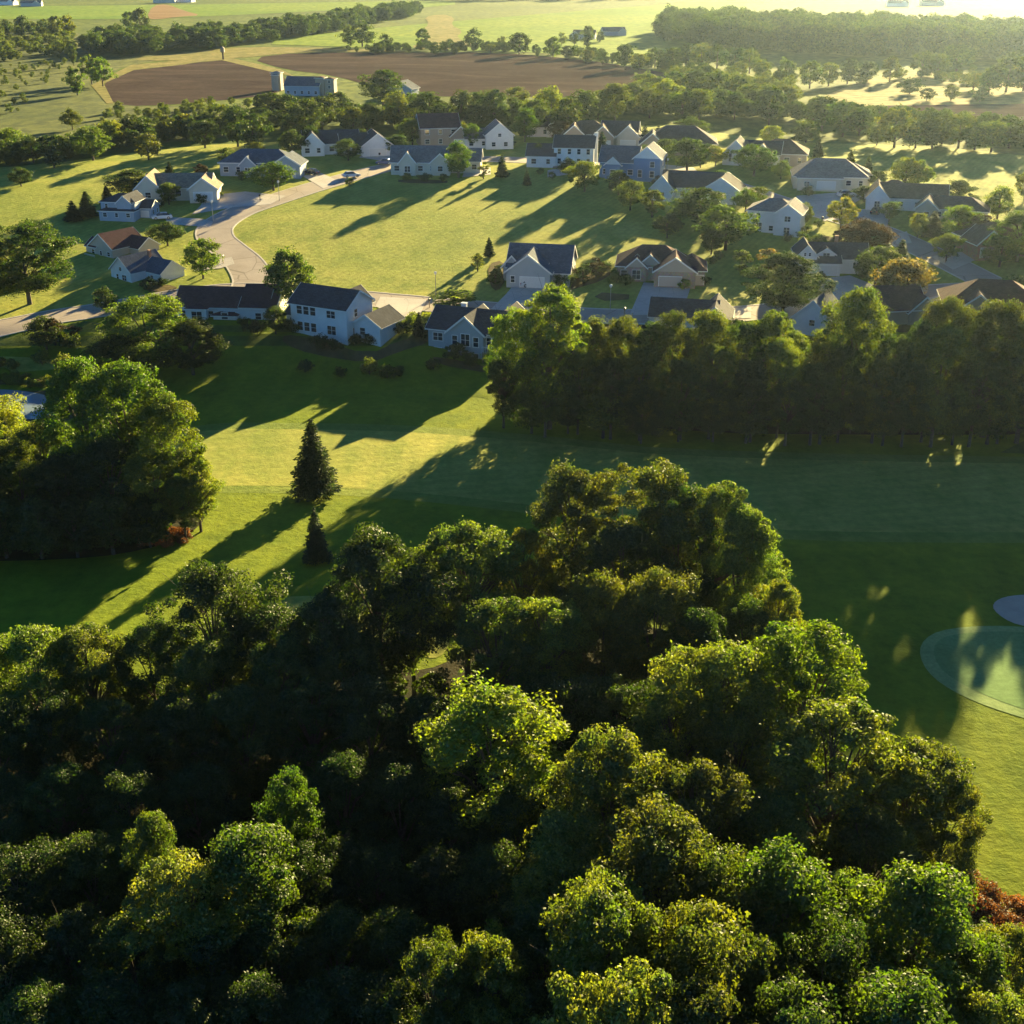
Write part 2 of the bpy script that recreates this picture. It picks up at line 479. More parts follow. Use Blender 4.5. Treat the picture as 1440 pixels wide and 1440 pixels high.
# --- neighbourhood lawns
sheet('lawn', [(-80, 455), (-80, 240), (60, 232), (180, 216), (330, 200), (600, 196), (900, 170), (1100, 200), (1300, 205), (1500, 225), (1500, 432), (1240, 436), (1100, 444), (900, 450), (740, 440), (600, 430), (420, 414), (270, 414), (130, 440)], M['lawn'], 0.04, 5, 1)
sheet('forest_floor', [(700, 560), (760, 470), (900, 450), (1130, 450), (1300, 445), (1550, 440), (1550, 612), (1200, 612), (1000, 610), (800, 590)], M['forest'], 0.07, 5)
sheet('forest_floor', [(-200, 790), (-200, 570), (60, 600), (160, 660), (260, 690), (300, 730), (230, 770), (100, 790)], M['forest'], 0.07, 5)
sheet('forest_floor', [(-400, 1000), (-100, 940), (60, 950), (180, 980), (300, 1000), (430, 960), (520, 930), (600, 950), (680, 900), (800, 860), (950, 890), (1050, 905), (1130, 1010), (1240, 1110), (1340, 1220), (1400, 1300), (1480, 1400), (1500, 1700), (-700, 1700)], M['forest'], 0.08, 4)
# --- far land
sheet('ploughed_field', [(140, 118), (188, 97), (250, 88), (312, 83), (350, 92), (388, 101), (404, 112), (398, 132), (300, 143), (200, 150), (155, 146)], M['plough'], 0.10, 30, 1)
sheet('field_verge', [(128, 120), (184, 92), (312, 79), (335, 84), (395, 98), (415, 108), (388, 103), (312, 85), (188, 99), (146, 118), (160, 146), (150, 146)], M['straw'], 0.14, 30, 0)
sheet('ploughed_field', [(350, 82), (420, 74), (560, 74), (700, 74), (820, 84), (900, 96), (1010, 118), (1000, 140), (880, 138), (700, 136), (600, 136), (530, 124), (470, 106), (400, 98)], M['plough'], 0.10, 30, 1)
sheet('straw_field', [(170, 84), (280, 72), (340, 66), (480, 68), (600, 74), (480, 73), (400, 75), (340, 82), (240, 86)], M['straw'], 0.16, 30, 1)
sheet('crop_field', [(350, 62), (480, 44), (640, 30), (930, 6), (1060, 0), (1000, 60), (920, 84), (760, 74), (600, 70), (480, 66)], M['crop'], 0.18, 60, 1)
sheet('crop_field', [(-100, 26), (-100, 9), (200, 8), (420, 4), (640, 0), (640, 9), (480, 14), (320, 22), (160, 28)], M['crop'], 0.18, 80, 1)
sheet('bare_field', [(575, 67), (600, 58), (590, 46), (604, 34), (596, 24), (622, 20), (640, 25), (634, 36), (652, 44), (640, 54), (672, 64), (640, 70), (600, 70)], M['straw'], 0.24, 40, 1)
sheet('bare_field', [(205, 26), (215, 8), (235, 6), (260, 16), (285, 22), (250, 24), (220, 28)], M['soil'], 0.24, 40, 1)
sheet('straw_field', [(1125, 150), (1200, 118), (1260, 100), (1380, 104), (1500, 110), (1500, 148), (1300, 152)], M['straw'], 0.10, 30, 1)
sheet('ploughed_field', [(1115, 152), (1300, 148), (1500, 146), (1500, 178), (1300, 176), (1130, 172)], M['plough'], 0.16, 20, 1)
sheet('marsh', [(-120, 225), (-120, 40), (60, 34), (170, 62), (300, 78), (180, 90), (128, 118), (150, 150), (330, 150), (420, 140), (360, 190), (180, 205), (60, 222)], M['marsh'], 0.06, 20, 1)

# --- roads with their kerbs
def road(name, pix, w, mat, dz, kerb=True):
    P = catmull([at(*p) for p in pix], 7)
    ribbon(name, P, -w / 2, w / 2, mat, dz)
    if kerb:
        for s in (-1, 1):
            ribbon('kerb', P, s * w / 2, s * (w / 2 + 0.35), M['kerb'], dz, 0.13)
    return P
R1 = road('road', [(-60, 474), (20, 457), (75, 446), (130, 438), (200, 426), (270, 414), (340, 408), (420, 412), (500, 419), (580, 426), (660, 433), (760, 440), (860, 445), (960, 446), (1060, 440), (1150, 430), (1230, 420), (1310, 411), (1400, 406)], 7.4, M['asphalt'], 0.08)
R2 = road('road', [(352, 407), (356, 392), (342, 368), (318, 348), (303, 334), (305, 318), (335, 299), (390, 280), (440, 264), (500, 247), (545, 236), (600, 228), (680, 224), (780, 228), (880, 236), (960, 244), (1030, 262), (1110, 288), (1180, 306), (1240, 326), (1290, 348), (1340, 372), (1400, 402), (1480, 436)], 7.4, M['asphalt'], 0.10)
def drive(pix, name='driveway'):
    return sheet(name, pix, M['concrete'], 0.13, 3, 0)
for d in (
    [(290, 276), (345, 270), (402, 276), (380, 288), (330, 292), (270, 302), (282, 290)],
    [(425, 248), (452, 244), (478, 256), (455, 266)], [(232, 306), (280, 308), (300, 312), (296, 320), (235, 316)],
    [(505, 222), (560, 230), (585, 226), (545, 214), (515, 212)], [(535, 418), (600, 422), (590, 446), (548, 446), (528, 430)],
    [(712, 414), (728, 394), (782, 400), (756, 418), (730, 438), (690, 436)], [(885, 444), (905, 398), (972, 402), (958, 444)],
    [(1120, 276), (1195, 270), (1215, 278), (1160, 312), (1120, 292)], [(1200, 296), (1250, 292), (1248, 330), (1215, 322)],
    [(1160, 392), (1195, 388), (1230, 402), (1270, 414), (1240, 426), (1165, 430), (1150, 410)],
    [(1310, 362), (1360, 348), (1400, 344), (1400, 354), (1340, 380)], [(1245, 334), (1275, 326), (1282, 342), (1262, 344)],
    [(996, 450), (1016, 436), (1056, 432), (1056, 448)], [(935, 232), (975, 236), (985, 246), (940, 244)],
    [(272, 382), (310, 378), (330, 372), (326, 362), (280, 372)], [(770, 240), (800, 236), (800, 246), (770, 250)],
    [(1285, 424), (1340, 412), (1350, 428), (1290, 434)], [(650, 250), (690, 246), (690, 236), (655, 236)]):
    drive(d)
sheet('sidewalk', [(985, 442), (1010, 437), (1055, 434), (1058, 438), (1012, 443)], M['concrete'], 0.16, 3, 0)
for d in ([(815, 372), (850, 368), (862, 384), (846, 396), (818, 404), (800, 410), (808, 392)], [(686, 372), (708, 366), (712, 392), (700, 412), (688, 402)], [(1195, 300), (1240, 300), (1246, 345), (1222, 352), (1200, 338)], [(400, 470), (440, 478), (520, 500), (560, 480), (600, 472), (606, 482), (560, 496), (520, 512), (440, 500), (396, 484)],
          [(1120, 340), (1150, 330), (1190, 338), (1180, 346), (1130, 350)], [(205, 400), (250, 402), (246, 412), (200, 410)], [(560, 252), (630, 254), (628, 259), (560, 258)], [(610, 500), (700, 520), (700, 528), (608, 512)]):
    sheet('garden_bed', d, M['bank'], 0.12, 2, 1)
sheet('sand_bed', [(836, 418), (846, 412), (885, 415), (884, 422), (850, 424)], M['bank'], 0.12, 3, 0)
# ------------------------------------------------------------------ trees
def leaves_np(rng, centres, radii, per, size, up=0.35, squash=0.85):
    """leaf sized diamonds around many small clumps"""
    V = []
    for c, r in zip(centres, radii):
        n = int(per * (0.7 + 0.6 * rng.random()))
        d = rng.normal(size=(n, 3)); d /= np.linalg.norm(d, axis=1)[:, None]
        d[:, 2] = d[:, 2] + up * 0.5; d /= np.linalg.norm(d, axis=1)[:, None]
        rad = r * (0.38 + 0.62 * rng.random(n) ** 0.55 + 0.4 * (rng.random(n) > 0.86) * rng.random(n))
        ax = rng.normal(size=3); ax /= np.linalg.norm(ax)
        q = d * rad[:, None]; q = q + np.outer(q @ ax, ax) * rng.uniform(-0.1, 0.75)
        p = np.asarray(c) + q * np.array([1, 1, squash * rng.uniform(0.7, 1.05)])
        nrm = d * 0.9 + rng.normal(size=(n, 3)) * 0.55; nrm /= np.linalg.norm(nrm, axis=1)[:, None]
        a = np.cross(nrm, rng.normal(size=(n, 3))); a /= np.linalg.norm(a, axis=1)[:, None] + 1e-9
        b = np.cross(nrm, a)
        s = size * (0.6 + 0.8 * rng.random(n))[:, None]
        V.append(np.stack([p - a * s * 0.6, p - b * s * 0.36 + nrm * s * 0.1, p + a * s * 0.6, p + b * s * 0.36 + nrm * s * 0.1], 1))
    V = np.concatenate(V).reshape(-1, 3)
    return V, np.arange(len(V)).reshape(-1, 4)

def crown_shape(rng, H, R, base, n, crad, shape='round', gap=0.0):
    """clump centres of an uneven crown; H tree height, base = lowest part of the crown"""
    C = []; Rr = []
    zc = (H + base) / 2; hz = (H - base) / 2
    ph = rng.random(6) * 6.28
    tries = 0
    while len(C) < n and tries < n * 30:
        tries += 1
        d = rng.normal(size=3); d /= np.linalg.norm(d)
        az = math.atan2(d[1], d[0])
        lob = 1 + 0.17 * math.sin(2 * az + ph[0]) + 0.15 * math.sin(3 * az + ph[1] + 2 * d[2]) + 0.15 * math.sin(4 * d[2] * 2 + ph[2] + az)
        if rng.random() < 0.12: lob *= 1.0 + 0.28 * rng.random()
        q = 0.5 + 0.5 * rng.random() ** 0.45
        z = d[2]
        w = 1.0
        if shape == 'egg': w = 1.0 - 0.28 * max(0, z) ** 1.2 + 0.05
        if shape == 'column': w = 1.0 - 0.25 * abs(z) ** 2
        if shape == 'vase': w = 0.75 + 0.35 * max(-0.6, z)
        if shape == 'cone': w = 0.95 - 0.62 * (z * 0.5 + 0.5)
        rr = (R - crad * 0.55) * q * lob * w
        c = np.array([d[0] * rr, d[1] * rr, zc + z * (hz - crad * 0.5) * (0.6 + 0.4 * q) * (1 if z > 0 else 0.95)])
        if gap and rng.random() < gap and z < 0.2: continue
        C.append(c); Rr.append(crad * (0.42 + 0.85 * rng.random()))
    return C, Rr

def trunk_mb(rng, H, base, C, r0, limbs=10, lean=0.3):
    mb = MB()
    top = base + (H - base) * 0.7
    lx, ly = rng.normal(size=2) * lean
    pt = lambda t: Vector((lx * t * t, ly * t * t, -0.6 + (top + 0.6) * t))
    mb.tube([pt(t) for t in (0, 0.06, 0.3, 0.6, 0.85, 1)], [r0 * 1.5, r0 * 1.05, r0 * 0.85, r0 * 0.6, r0 * 0.35, r0 * 0.12], 8)
    idx = rng.permutation(len(C))[:limbs]
    for i in idx:
        c = Vector(C[i]); z0 = base * 0.8 + (c.z - base * 0.8) * 0.45
        t = min(0.92, max(0.12, (z0 + 0.6) / (top + 0.6)))
        s = pt(t); mid = s.lerp(c, 0.55) + Vector((0, 0, 0.12 * (c - s).length))
        rr = r0 * (0.55 * (1 - t) + 0.16)
        mb.tube([s, mid, c], [rr, rr * 0.55, rr * 0.15], 6)
        for _ in range(2):
            c2 = c + Vector(rng.normal(size=3)) * 0.9
            mb.tube([mid, c2], [rr * 0.4, rr * 0.08], 5)
    return mb

PROTO = {}
def proto(kind, k, H, R, base, n, crad, per, size, shape='round', gap=0.0, r0=0.28, limbs=12, inner=0, squash=0.85):
    rng = np.random.default_rng(1000 + 17 * k + sum(map(ord, kind)))
    C, Rr = crown_shape(rng, H, R, base, n, crad, shape, gap)
    V, F = leaves_np(rng, C, Rr, per, size, squash=squash)
    cm = np_mesh(kind + '_crown', V, F, LEAF)
    tm = trunk_mb(rng, H, base, C, r0, limbs).mesh(kind + '_trunk', BARK)
    PROTO.setdefault(kind, []).append((cm, tm, H, R))

for k in range(6):
    proto('oak', k, 17, 5.6, 2.2, 165, 1.12, 290, 0.205, ('round', 'egg', 'round')[k % 3], limbs=16)
for k in range(4):
    proto('ash', k, 17, 5.0, 2.6, 165, 0.85, 215, 0.20, ('egg', 'vase', 'round', 'vase')[k], gap=(0.45, 0.65, 0.4, 0.6)[k], limbs=44, r0=0.3)
for k in range(3):
    proto('linden', k, 17, 3.9, 1.8, 120, 1.05, 330, 0.20, 'egg', limbs=12)
for k in range(6):
    proto('maple', k, 12, 4.4, 1.3, 60, 1.35, 150, 0.36, ('round', 'egg', 'egg')[k % 3], limbs=8)
for k in range(3):
    proto('poplar', k, 12, 2.6, 1.2, 46, 1.1, 140, 0.34, 'column', limbs=6)
for k in range(6):
    proto('elm', k, 12, 4.6, 0.6, 42, 1.5, 62, 0.62, ('round', 'egg', 'vase')[k % 3], limbs=5)
for k in range(3):
    proto('aspen', k, 12, 2.8, 0.5, 30, 1.15, 55, 0.55, 'egg', limbs=3)
for k in range(4):
    proto('shrub', k, 2.0, 1.3, 0.1, 16, 0.5, 90, 0.17, 'round', r0=0.06, limbs=4)

def spruce(k, H, R, tiers, per_branch, size):
    rng = np.random.default_rng(77 + k)
    Vs = []
    for i in range(tiers):
        t = (i + rng.random() * 0.6) / tiers
        z = 0.09 * H + (0.9 * H) * t
        r = R * (1 - t) ** 0.85 * (0.85 + 0.3 * rng.random()) + 0.12
        nb = int(7 + 9 * (1 - t))
        for b in range(nb):
            az = 6.283 * (b + rng.random() * 0.7) / nb
            L_ = r * (0.72 + 0.4 * rng.random())
            n = max(5, int(per_branch * L_ / R))
            s = rng.random(n) ** 0.7
            spread = 0.28 * L_ * (1 - s * 0.6) + 0.06
            off = rng.normal(size=n) * spread * 0.6
            x = s * L_
            p = np.stack([math.cos(az) * x - math.sin(az) * off, math.sin(az) * x + math.cos(az) * off,
                          z - 0.28 * x + 0.1 * x * s + rng.normal(size=n) * 0.07], 1)
            d = np.stack([np.full(n, math.cos(az)) + rng.normal(size=n) * 0.5, np.full(n, math.sin(az)) + rng.normal(size=n) * 0.5, -0.3 + rng.normal(size=n) * 0.25], 1)
            d /= np.linalg.norm(d, axis=1)[:, None]
            w = np.cross(d, rng.normal(size=(n, 3)) * 0.5 + np.array([0, 0, 1])); w /= np.linalg.norm(w, axis=1)[:, None]
            sz = size * (0.7 + 0.6 * rng.random(n))[:, None]
            Vs.append(np.stack([p - d * sz * 0.7, p - w * sz * 0.25, p + d * sz * 0.7, p + w * sz * 0.25], 1))
    V = np.concatenate(Vs).reshape(-1, 3)
    cm = np_mesh('spruce_crown', V, np.arange(len(V)).reshape(-1, 4), NEEDLE)
    mb = MB(); mb.tube([(0, 0, -0.5), (0, 0, 0.3 * H), (0, 0, 0.96 * H)], [0.22 * H / 10, 0.15 * H / 10, 0.02], 8)
    return cm, mb.mesh('spruce_trunk', BARK), H, R
PROTO['spruce'] = [spruce(0, 11, 2.7, 34, 60, 0.3), spruce(1, 11, 2.4, 30, 55, 0.3)]
PROTO['fir'] = [spruce(2, 8, 1.9, 18, 22, 0.5), spruce(3, 8, 1.6, 18, 22, 0.5)]

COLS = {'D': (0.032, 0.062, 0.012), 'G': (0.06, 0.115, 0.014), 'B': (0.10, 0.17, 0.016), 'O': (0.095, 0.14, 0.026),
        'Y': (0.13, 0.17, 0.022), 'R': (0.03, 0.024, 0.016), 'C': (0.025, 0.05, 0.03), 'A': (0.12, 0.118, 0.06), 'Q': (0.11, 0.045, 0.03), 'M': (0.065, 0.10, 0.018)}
CNAME = {'D': 'dark green', 'G': 'green', 'B': 'bright green', 'O': 'olive green', 'Y': 'yellow green', 'R': 'dark red', 'C': 'blue green',
         'A': 'golden brown', 'M': 'mid green'}
TNAME = {'oak': 'broadleaf_tree', 'ash': 'broadleaf_tree', 'linden': 'broadleaf_tree', 'maple': 'broadleaf_tree', 'poplar': 'columnar_tree',
         'elm': 'broadleaf_tree', 'aspen': 'broadleaf_tree', 'shrub': 'shrub', 'spruce': 'spruce_tree', 'fir': 'spruce_tree'}
TRND = random.Random(5)
ALL_TREES = []
def tree(px, py, h, kind, col, label, group, w=1.0, cat=None, mode='top', r=None):
    """(px, py) is where the tree's tip shows (or its foot with mode='base'); h metres tall, w widens the crown"""
    if mode == 'top' and h > 60:      # h given as the row of the tree's foot
        p = at(px, h); d = _f + _u * ((720 - py) / FPX)
        h = (CAMH + p.y / d.y * d.z - G(p.x, p.y)) / 0.97
    else:
        p = at(px, py, h * 0.97) if mode == 'top' else at(px, py)
    if r is not None: r = 1.12 * r / FPX * math.hypot(p.y, CAMH)
    P = PROTO[kind]; cm, tm, H0, R0 = P[TRND.randrange(len(P))]
    s = h / H0; sw = s * w if r is None else r / R0
    if mode == 'top' and r is None and kind in ('oak', 'ash', 'linden'): sw = s * w
    o = empty(TNAME[kind], (p.x, p.y, G(p.x, p.y)), TRND.random() * 6.28)
    o.scale = (sw, sw, s)
    c = link('foliage' if kind == 'shrub' else 'crown', cm, o)
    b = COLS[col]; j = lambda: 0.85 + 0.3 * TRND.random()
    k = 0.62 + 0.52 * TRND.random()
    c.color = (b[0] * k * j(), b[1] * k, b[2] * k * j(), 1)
    link('stem' if kind == 'shrub' else 'trunk', tm, o)
    tag(o, label, cat or ('shrub' if kind == 'shrub' else 'spruce' if kind in ('spruce', 'fir') else 'tree'), group)
    ALL_TREES.append((o, p))
    return o

ORD = ('first second third fourth fifth sixth seventh eighth ninth tenth eleventh twelfth thirteenth fourteenth fifteenth sixteenth seventeenth '
       'eighteenth nineteenth twentieth').split()
ORD += ['twenty-' + o for o in ORD[:9]] + ['thirtieth'] + ['thirty-' + o for o in ORD[:9]] + ['fortieth'] + ['forty-' + o for o in ORD[:9]]
def row(items, where, group, noun='tree'):
    """a row of trees named by its order from the left: (px, py, h, kind, colour[, w])"""
    items = sorted(items, key=lambda t: t[0])
    for i, t in enumerate(items):
        px, py, h, kind, col = t[:5]
        w = t[5] if len(t) > 5 else 1.0
        tree(px, py, h, kind, col, '%s %s, %s from the left %s' % (CNAME[col], noun, ORD[i], where), group, w)
# ------------------------------------------------------------------ houses
WALL = {k: siding_mat('siding_' + k, c) for k, c in {'white': (0.78, 0.78, 0.76), 'cream': (0.66, 0.60, 0.48), 'beige': (0.5, 0.43, 0.34),
        'grey': (0.42, 0.45, 0.46), 'blue': (0.13, 0.25, 0.42), 'greyblue': (0.36, 0.43, 0.5), 'tan': (0.42, 0.33, 0.25)}.items()}
WALL['stone'] = stone_mat('stone_veneer', (0.42, 0.32, 0.25))
WALL['brick'] = stone_mat('brick_veneer', (0.36, 0.2, 0.14))
ROOF = {k: shingle_mat('shingles_' + k, c) for k, c in {'charcoal': (0.065, 0.07, 0.085), 'slate': (0.10, 0.125, 0.165), 'maroon': (0.11, 0.055, 0.06),
        'brown': (0.15, 0.11, 0.085), 'tan': (0.30, 0.24, 0.18), 'grey': (0.19, 0.19, 0.20)}.items()}
TRIM = plain_mat('white_trim', (0.8, 0.79, 0.75), 0.5, 0.06)
GARD = plain_mat('garage_door_panel', (0.7, 0.69, 0.65), 0.5, 0.05)
GARD2 = plain_mat('garage_door_beige', (0.5, 0.42, 0.35), 0.5, 0.05)
DOORM = plain_mat('door_paint', (0.12, 0.06, 0.04), 0.4, 0.1)
GLASS = plain_mat('window_glass', (0.02, 0.03, 0.045), 0.08, 0.3, 0.7, 0.02, 0.9)
BRICK = plain_mat('chimney_brick', (0.3, 0.16, 0.11), 0.9, 0.3, 6)
WOODM = plain_mat('deck_wood', (0.25, 0.19, 0.13), 0.8, 0.25, 3)

def side_frame(w, side):
    """origin, along, outward of a wing's side"""
    cx, cy, W, D = w[0], w[1], w[2], w[3]
    if side == 'S': return Vector((cx, cy - D / 2, 0)), Vector((1, 0, 0)), Vector((0, -1, 0))
    if side == 'N': return Vector((cx, cy + D / 2, 0)), Vector((-1, 0, 0)), Vector((0, 1, 0))
    if side == 'E': return Vector((cx + W / 2, cy, 0)), Vector((0, 1, 0)), Vector((1, 0, 0))
    return Vector((cx - W / 2, cy, 0)), Vector((0, -1, 0)), Vector((-1, 0, 0))

_mc = {}
def win_meshes(w, h):
    k = (round(w, 2), round(h, 2))
    if k not in _mc:
        a = MB(); a.box(-w / 2, w / 2, -0.035, 0.05, 0, h)
        b = MB(); t = 0.1
        b.box(-w / 2 - t, w / 2 + t, -0.08, 0.05, h, h + t); b.box(-w / 2 - t - 0.04, w / 2 + t + 0.04, -0.12, 0.05, -t, 0)
        b.box(-w / 2 - t, -w / 2, -0.078, 0.05, 0, h); b.box(w / 2, w / 2 + t, -0.078, 0.05, 0, h)
        if w > 1.3: b.box(-0.04, 0.04, -0.06, 0.0, 0, h)
        b.box(-w / 2, w / 2, -0.055, 0.0, h / 2 - 0.03, h / 2 + 0.03)
        _mc[k] = (a.mesh('window', GLASS), b.mesh('window_frame', TRIM))
    return _mc[k]

def put(o, org, al, out):
    m = Matrix.Identity(4)
    m.col[0][:3] = al; m.col[1][:3] = -out; m.col[2][:3] = (0, 0, 1); m.col[3][:3] = org
    o.matrix_local = m

def roof_slab(mb, tr, w, kind, ov, rise):
    cx, cy, W, D, H = w[:5]
    th = 0.22
    if kind == 'hip' or kind == 'pyr':
        x0, x1, y0, y1 = cx - W / 2 - ov, cx + W / 2 + ov, cy - D / 2 - ov, cy + D / 2 + ov
        z0 = H - 0.16; z1 = z0 + th
        if W >= D: k = (y1 - y0) / 2; r0, r1 = (x0 + k * 0.98, cy), (x1 - k * 0.98, cy)
        else: k = (x1 - x0) / 2; r0, r1 = (cx, y0 + k * 0.98), (cx, y1 - k * 0.98)
        b = [(x0, y0, z0), (x1, y0, z0), (x1, y1, z0), (x0, y1, z0)]; t = [(p[0], p[1], z1) for p in b]
        A, B = (r0[0], r0[1], H + rise), (r1[0], r1[1], H + rise)
        n = len(mb.v); mb.v += b + t + [A, B]
        q = lambda *i: mb.f.append(tuple(n + k for k in i))
        q(3, 2, 1, 0)
        for i in range(4): j = (i + 1) % 4; q(i, j, 4 + j, 4 + i)
        if W >= D: q(4, 5, 9, 8); q(5, 6, 9); q(6, 7, 8, 9); q(7, 4, 8)
        else: q(5, 6, 9, 8); q(6, 7, 9); q(7, 4, 8, 9); q(4, 5, 8)
        for (a0, a1, b0, b1) in ((x0 - .03, x1 + .03, y0 - .05, y0 - .003), (x0 - .03, x1 + .03, y1 + .003, y1 + .05)): tr.box(a0, a1, b0, b1, z0 - 0.02, z1 - 0.03)
        for (a0, a1) in ((x0 - .05, x0 - .003), (x1 + .003, x1 + .05)): tr.box(a0, a1, y0 - 0.002, y1 + 0.002, z0 - 0.02, z1 - 0.03)
        return
    ax = kind == 'gx'
    L_, S_ = (W, D) if ax else (D, W)
    sl = rise / (S_ / 2)
    T = (lambda a, b, z: (cx + a, cy + b, z)) if ax else (lambda a, b, z: (cx - b, cy + a, z))
    for s in (-1, 1):
        e = s * (S_ / 2 + ov); ze = H - ov * sl + 0.02; zr = H + rise + 0.02
        a0, a1 = -L_ / 2 - ov * 0.8, L_ / 2 + ov * 0.8
        b = [T(a0, e, ze), T(a1, e, ze), T(a1, 0, zr), T(a0, 0, zr)]
        if s > 0: b = b[::-1]
        mb.hexa(b, [(p[0], p[1], p[2] + th) for p in b])
        for a in (a0 - 0.05, a1 + 0.004):
            c = [T(a, e, ze - 0.12), T(a + 0.046, e, ze - 0.12), T(a + 0.046, 0, zr - 0.12), T(a, 0, zr - 0.12)]
            if s > 0: c = c[::-1]
            tr.hexa(c, [(p[0], p[1], p[2] + th + 0.16) for p in c])
        y0, y1 = sorted((e + s * 0.004, e + s * 0.09))
        c = [T(a0, y0, ze - 0.03), T(a1, y0, ze - 0.03), T(a1, y1, ze - 0.03), T(a0, y1, ze - 0.03)]
        tr.hexa(c, [(p[0], p[1], p[2] + th * 0.7) for p in c])

def house(label, px, py, rot, wall, roofm, wings, gable_wall=None, zoff=0.0, name='house', cat='house', group='houses of the neighbourhood', chim=None, gd=None, base=-3.2, deck=None, s=0.93):
    p = at(px, py)
    o = empty(name, (p.x, p.y, G(p.x, p.y) + zoff), math.radians(rot))
    o.scale = (s, s, s)
    tag(o, label, cat, group)
    wm, rm, tm = MB(), MB(), MB()
    for i, w in enumerate(wings):
        e = 0.013 * i
        w = list(w); w[2] += e; w[3] += e; w[4] += e * 2
        cx, cy, W, D, H, kind, rise = w[:7]; ft = w[7] if len(w) > 7 else {}
        x0, x1, y0, y1 = cx - W / 2, cx + W / 2, cy - D / 2, cy + D / 2
        wm.box(x0, x1, y0, y1, base - e, H)
        if kind == 'gx':
            for x, s in ((x0, 1), (x1, -1)):
                gm = MB()
                gm.hexa([(x, y0, H - .01), (x + s * 0.15, y0, H - .01), (x + s * 0.15, y1, H - .01), (x, y1, H - .01)], [(x, cy - .05, H + rise), (x + s * 0.15, cy - .05, H + rise), (x + s * 0.15, cy + .05, H + rise), (x, cy + .05, H + rise)])
                gm.build('gable', WALL[gable_wall or wall], o)
        elif kind == 'gy':
            for y, s in ((y0, 1), (y1, -1)):
                gm = MB()
                gm.hexa([(x0, y, H - .01), (x1, y, H - .01), (x1, y + s * 0.15, H - .01), (x0, y + s * 0.15, H - .01)], [(cx - .05, y, H + rise), (cx + .05, y, H + rise), (cx + .05, y + s * 0.15, H + rise), (cx - .05, y + s * 0.15, H + rise)])
                gm.build('gable', WALL[gable_wall or wall], o)
        roof_slab(rm, tm, w, kind, ft.get('ov', 0.45), rise)
        wins = list(ft.get('win', []))
        for side in ft.get('auto', ''):
            ln = W if side in 'SN' else D
            n = max(1, int(ln / 3.1))
            for fl in range(max(1, int(H / 2.6))):
                for q in range(n):
                    wins.append((side, (q - (n - 1) / 2) * ln / n, 0.95 + 2.7 * fl, 1.0 if q % 2 else 1.3, 1.3))
        for (side, u, z, ww, hh) in wins:
            org, al, out = side_frame(w, side)
            a, b = win_meshes(ww, hh)
            wo = link('window', a, o); put(wo, org + al * u + Vector((0, 0, z)), al, out)
            link('window_frame', b, wo)
        for g_ in ft.get('gar', []):
            side, u, gw = g_[:3]
            org, al, out = side_frame(w, side)
            q = MB(); q.box(-gw / 2, gw / 2, -0.04, 0.05, 0.02, 2.15)
            for r in range(1, 4): q.box(-gw / 2 + 0.05, gw / 2 - 0.05, -0.055, -0.03, r * 0.53 - 0.015, r * 0.53 + 0.015)
            go = q.build('garage_door', gd or GARD, o); put(go, org + al * u, al, out)
            q = MB(); q.box(-gw / 2 - .14, gw / 2 + .14, -0.08, 0.04, 2.15, 2.32); q.box(-gw / 2 - .14, -gw / 2, -0.08, 0.04, 0, 2.15); q.box(gw / 2, gw / 2 + .14, -0.08, 0.04, 0, 2.15)
            q.build('door_frame', TRIM, go)
        for (side, u) in ft.get('door', []):
            org, al, out = side_frame(w, side)
            q = MB(); q.box(-0.48, 0.48, -0.04, 0.05, 0.05, 2.1)
            do = q.build('door', DOORM, o); put(do, org + al * u, al, out)
            q = MB(); q.box(-.6, .6, -0.08, 0.04, 2.1, 2.24); q.box(-.6, -.48, -0.08, 0.04, 0, 2.1); q.box(.48, .6, -0.08, 0.04, 0, 2.1); q.build('door_frame', TRIM, do)
    wm.build('wall', WALL[wall], o)
    ro = rm.build('roof', ROOF[roofm], o)
    tm.build('roof_trim', TRIM, o)
    for c in (chim or []):
        q = MB(); x, y, zt = c[:3]; q.box(x - .45, x + .45, y - .35, y + .35, 1.0, zt); q.box(x - .52, x + .52, y - .42, y + .42, zt, zt + .14)
        q.build('chimney', WALL[c[3]] if len(c) > 3 else BRICK, ro)
    if deck:
        x0, x1, y0, y1, z = deck
        q = MB(); q.box(x0, x1, y0, y1, z - .2, z)
        for x in (x0 + .1, x1 - .1, (x0 + x1) / 2): q.box(x - .07, x + .07, y0 + .05, y0 + .19, base, z - .2)
        dk = q.build('deck', WOODM, o)
        q = MB(); q.box(x0, x1, y0 + .02, y0 + .08, z + .9, z + .98)
        n = int((x1 - x0) / .3)
        for k in range(n + 1): x = x0 + (x1 - x0) * k / n; q.box(x - .02, x + .02, y0 + .03, y0 + .07, z, z + .9)
        q.build('railing', TRIM, dk)
    return o

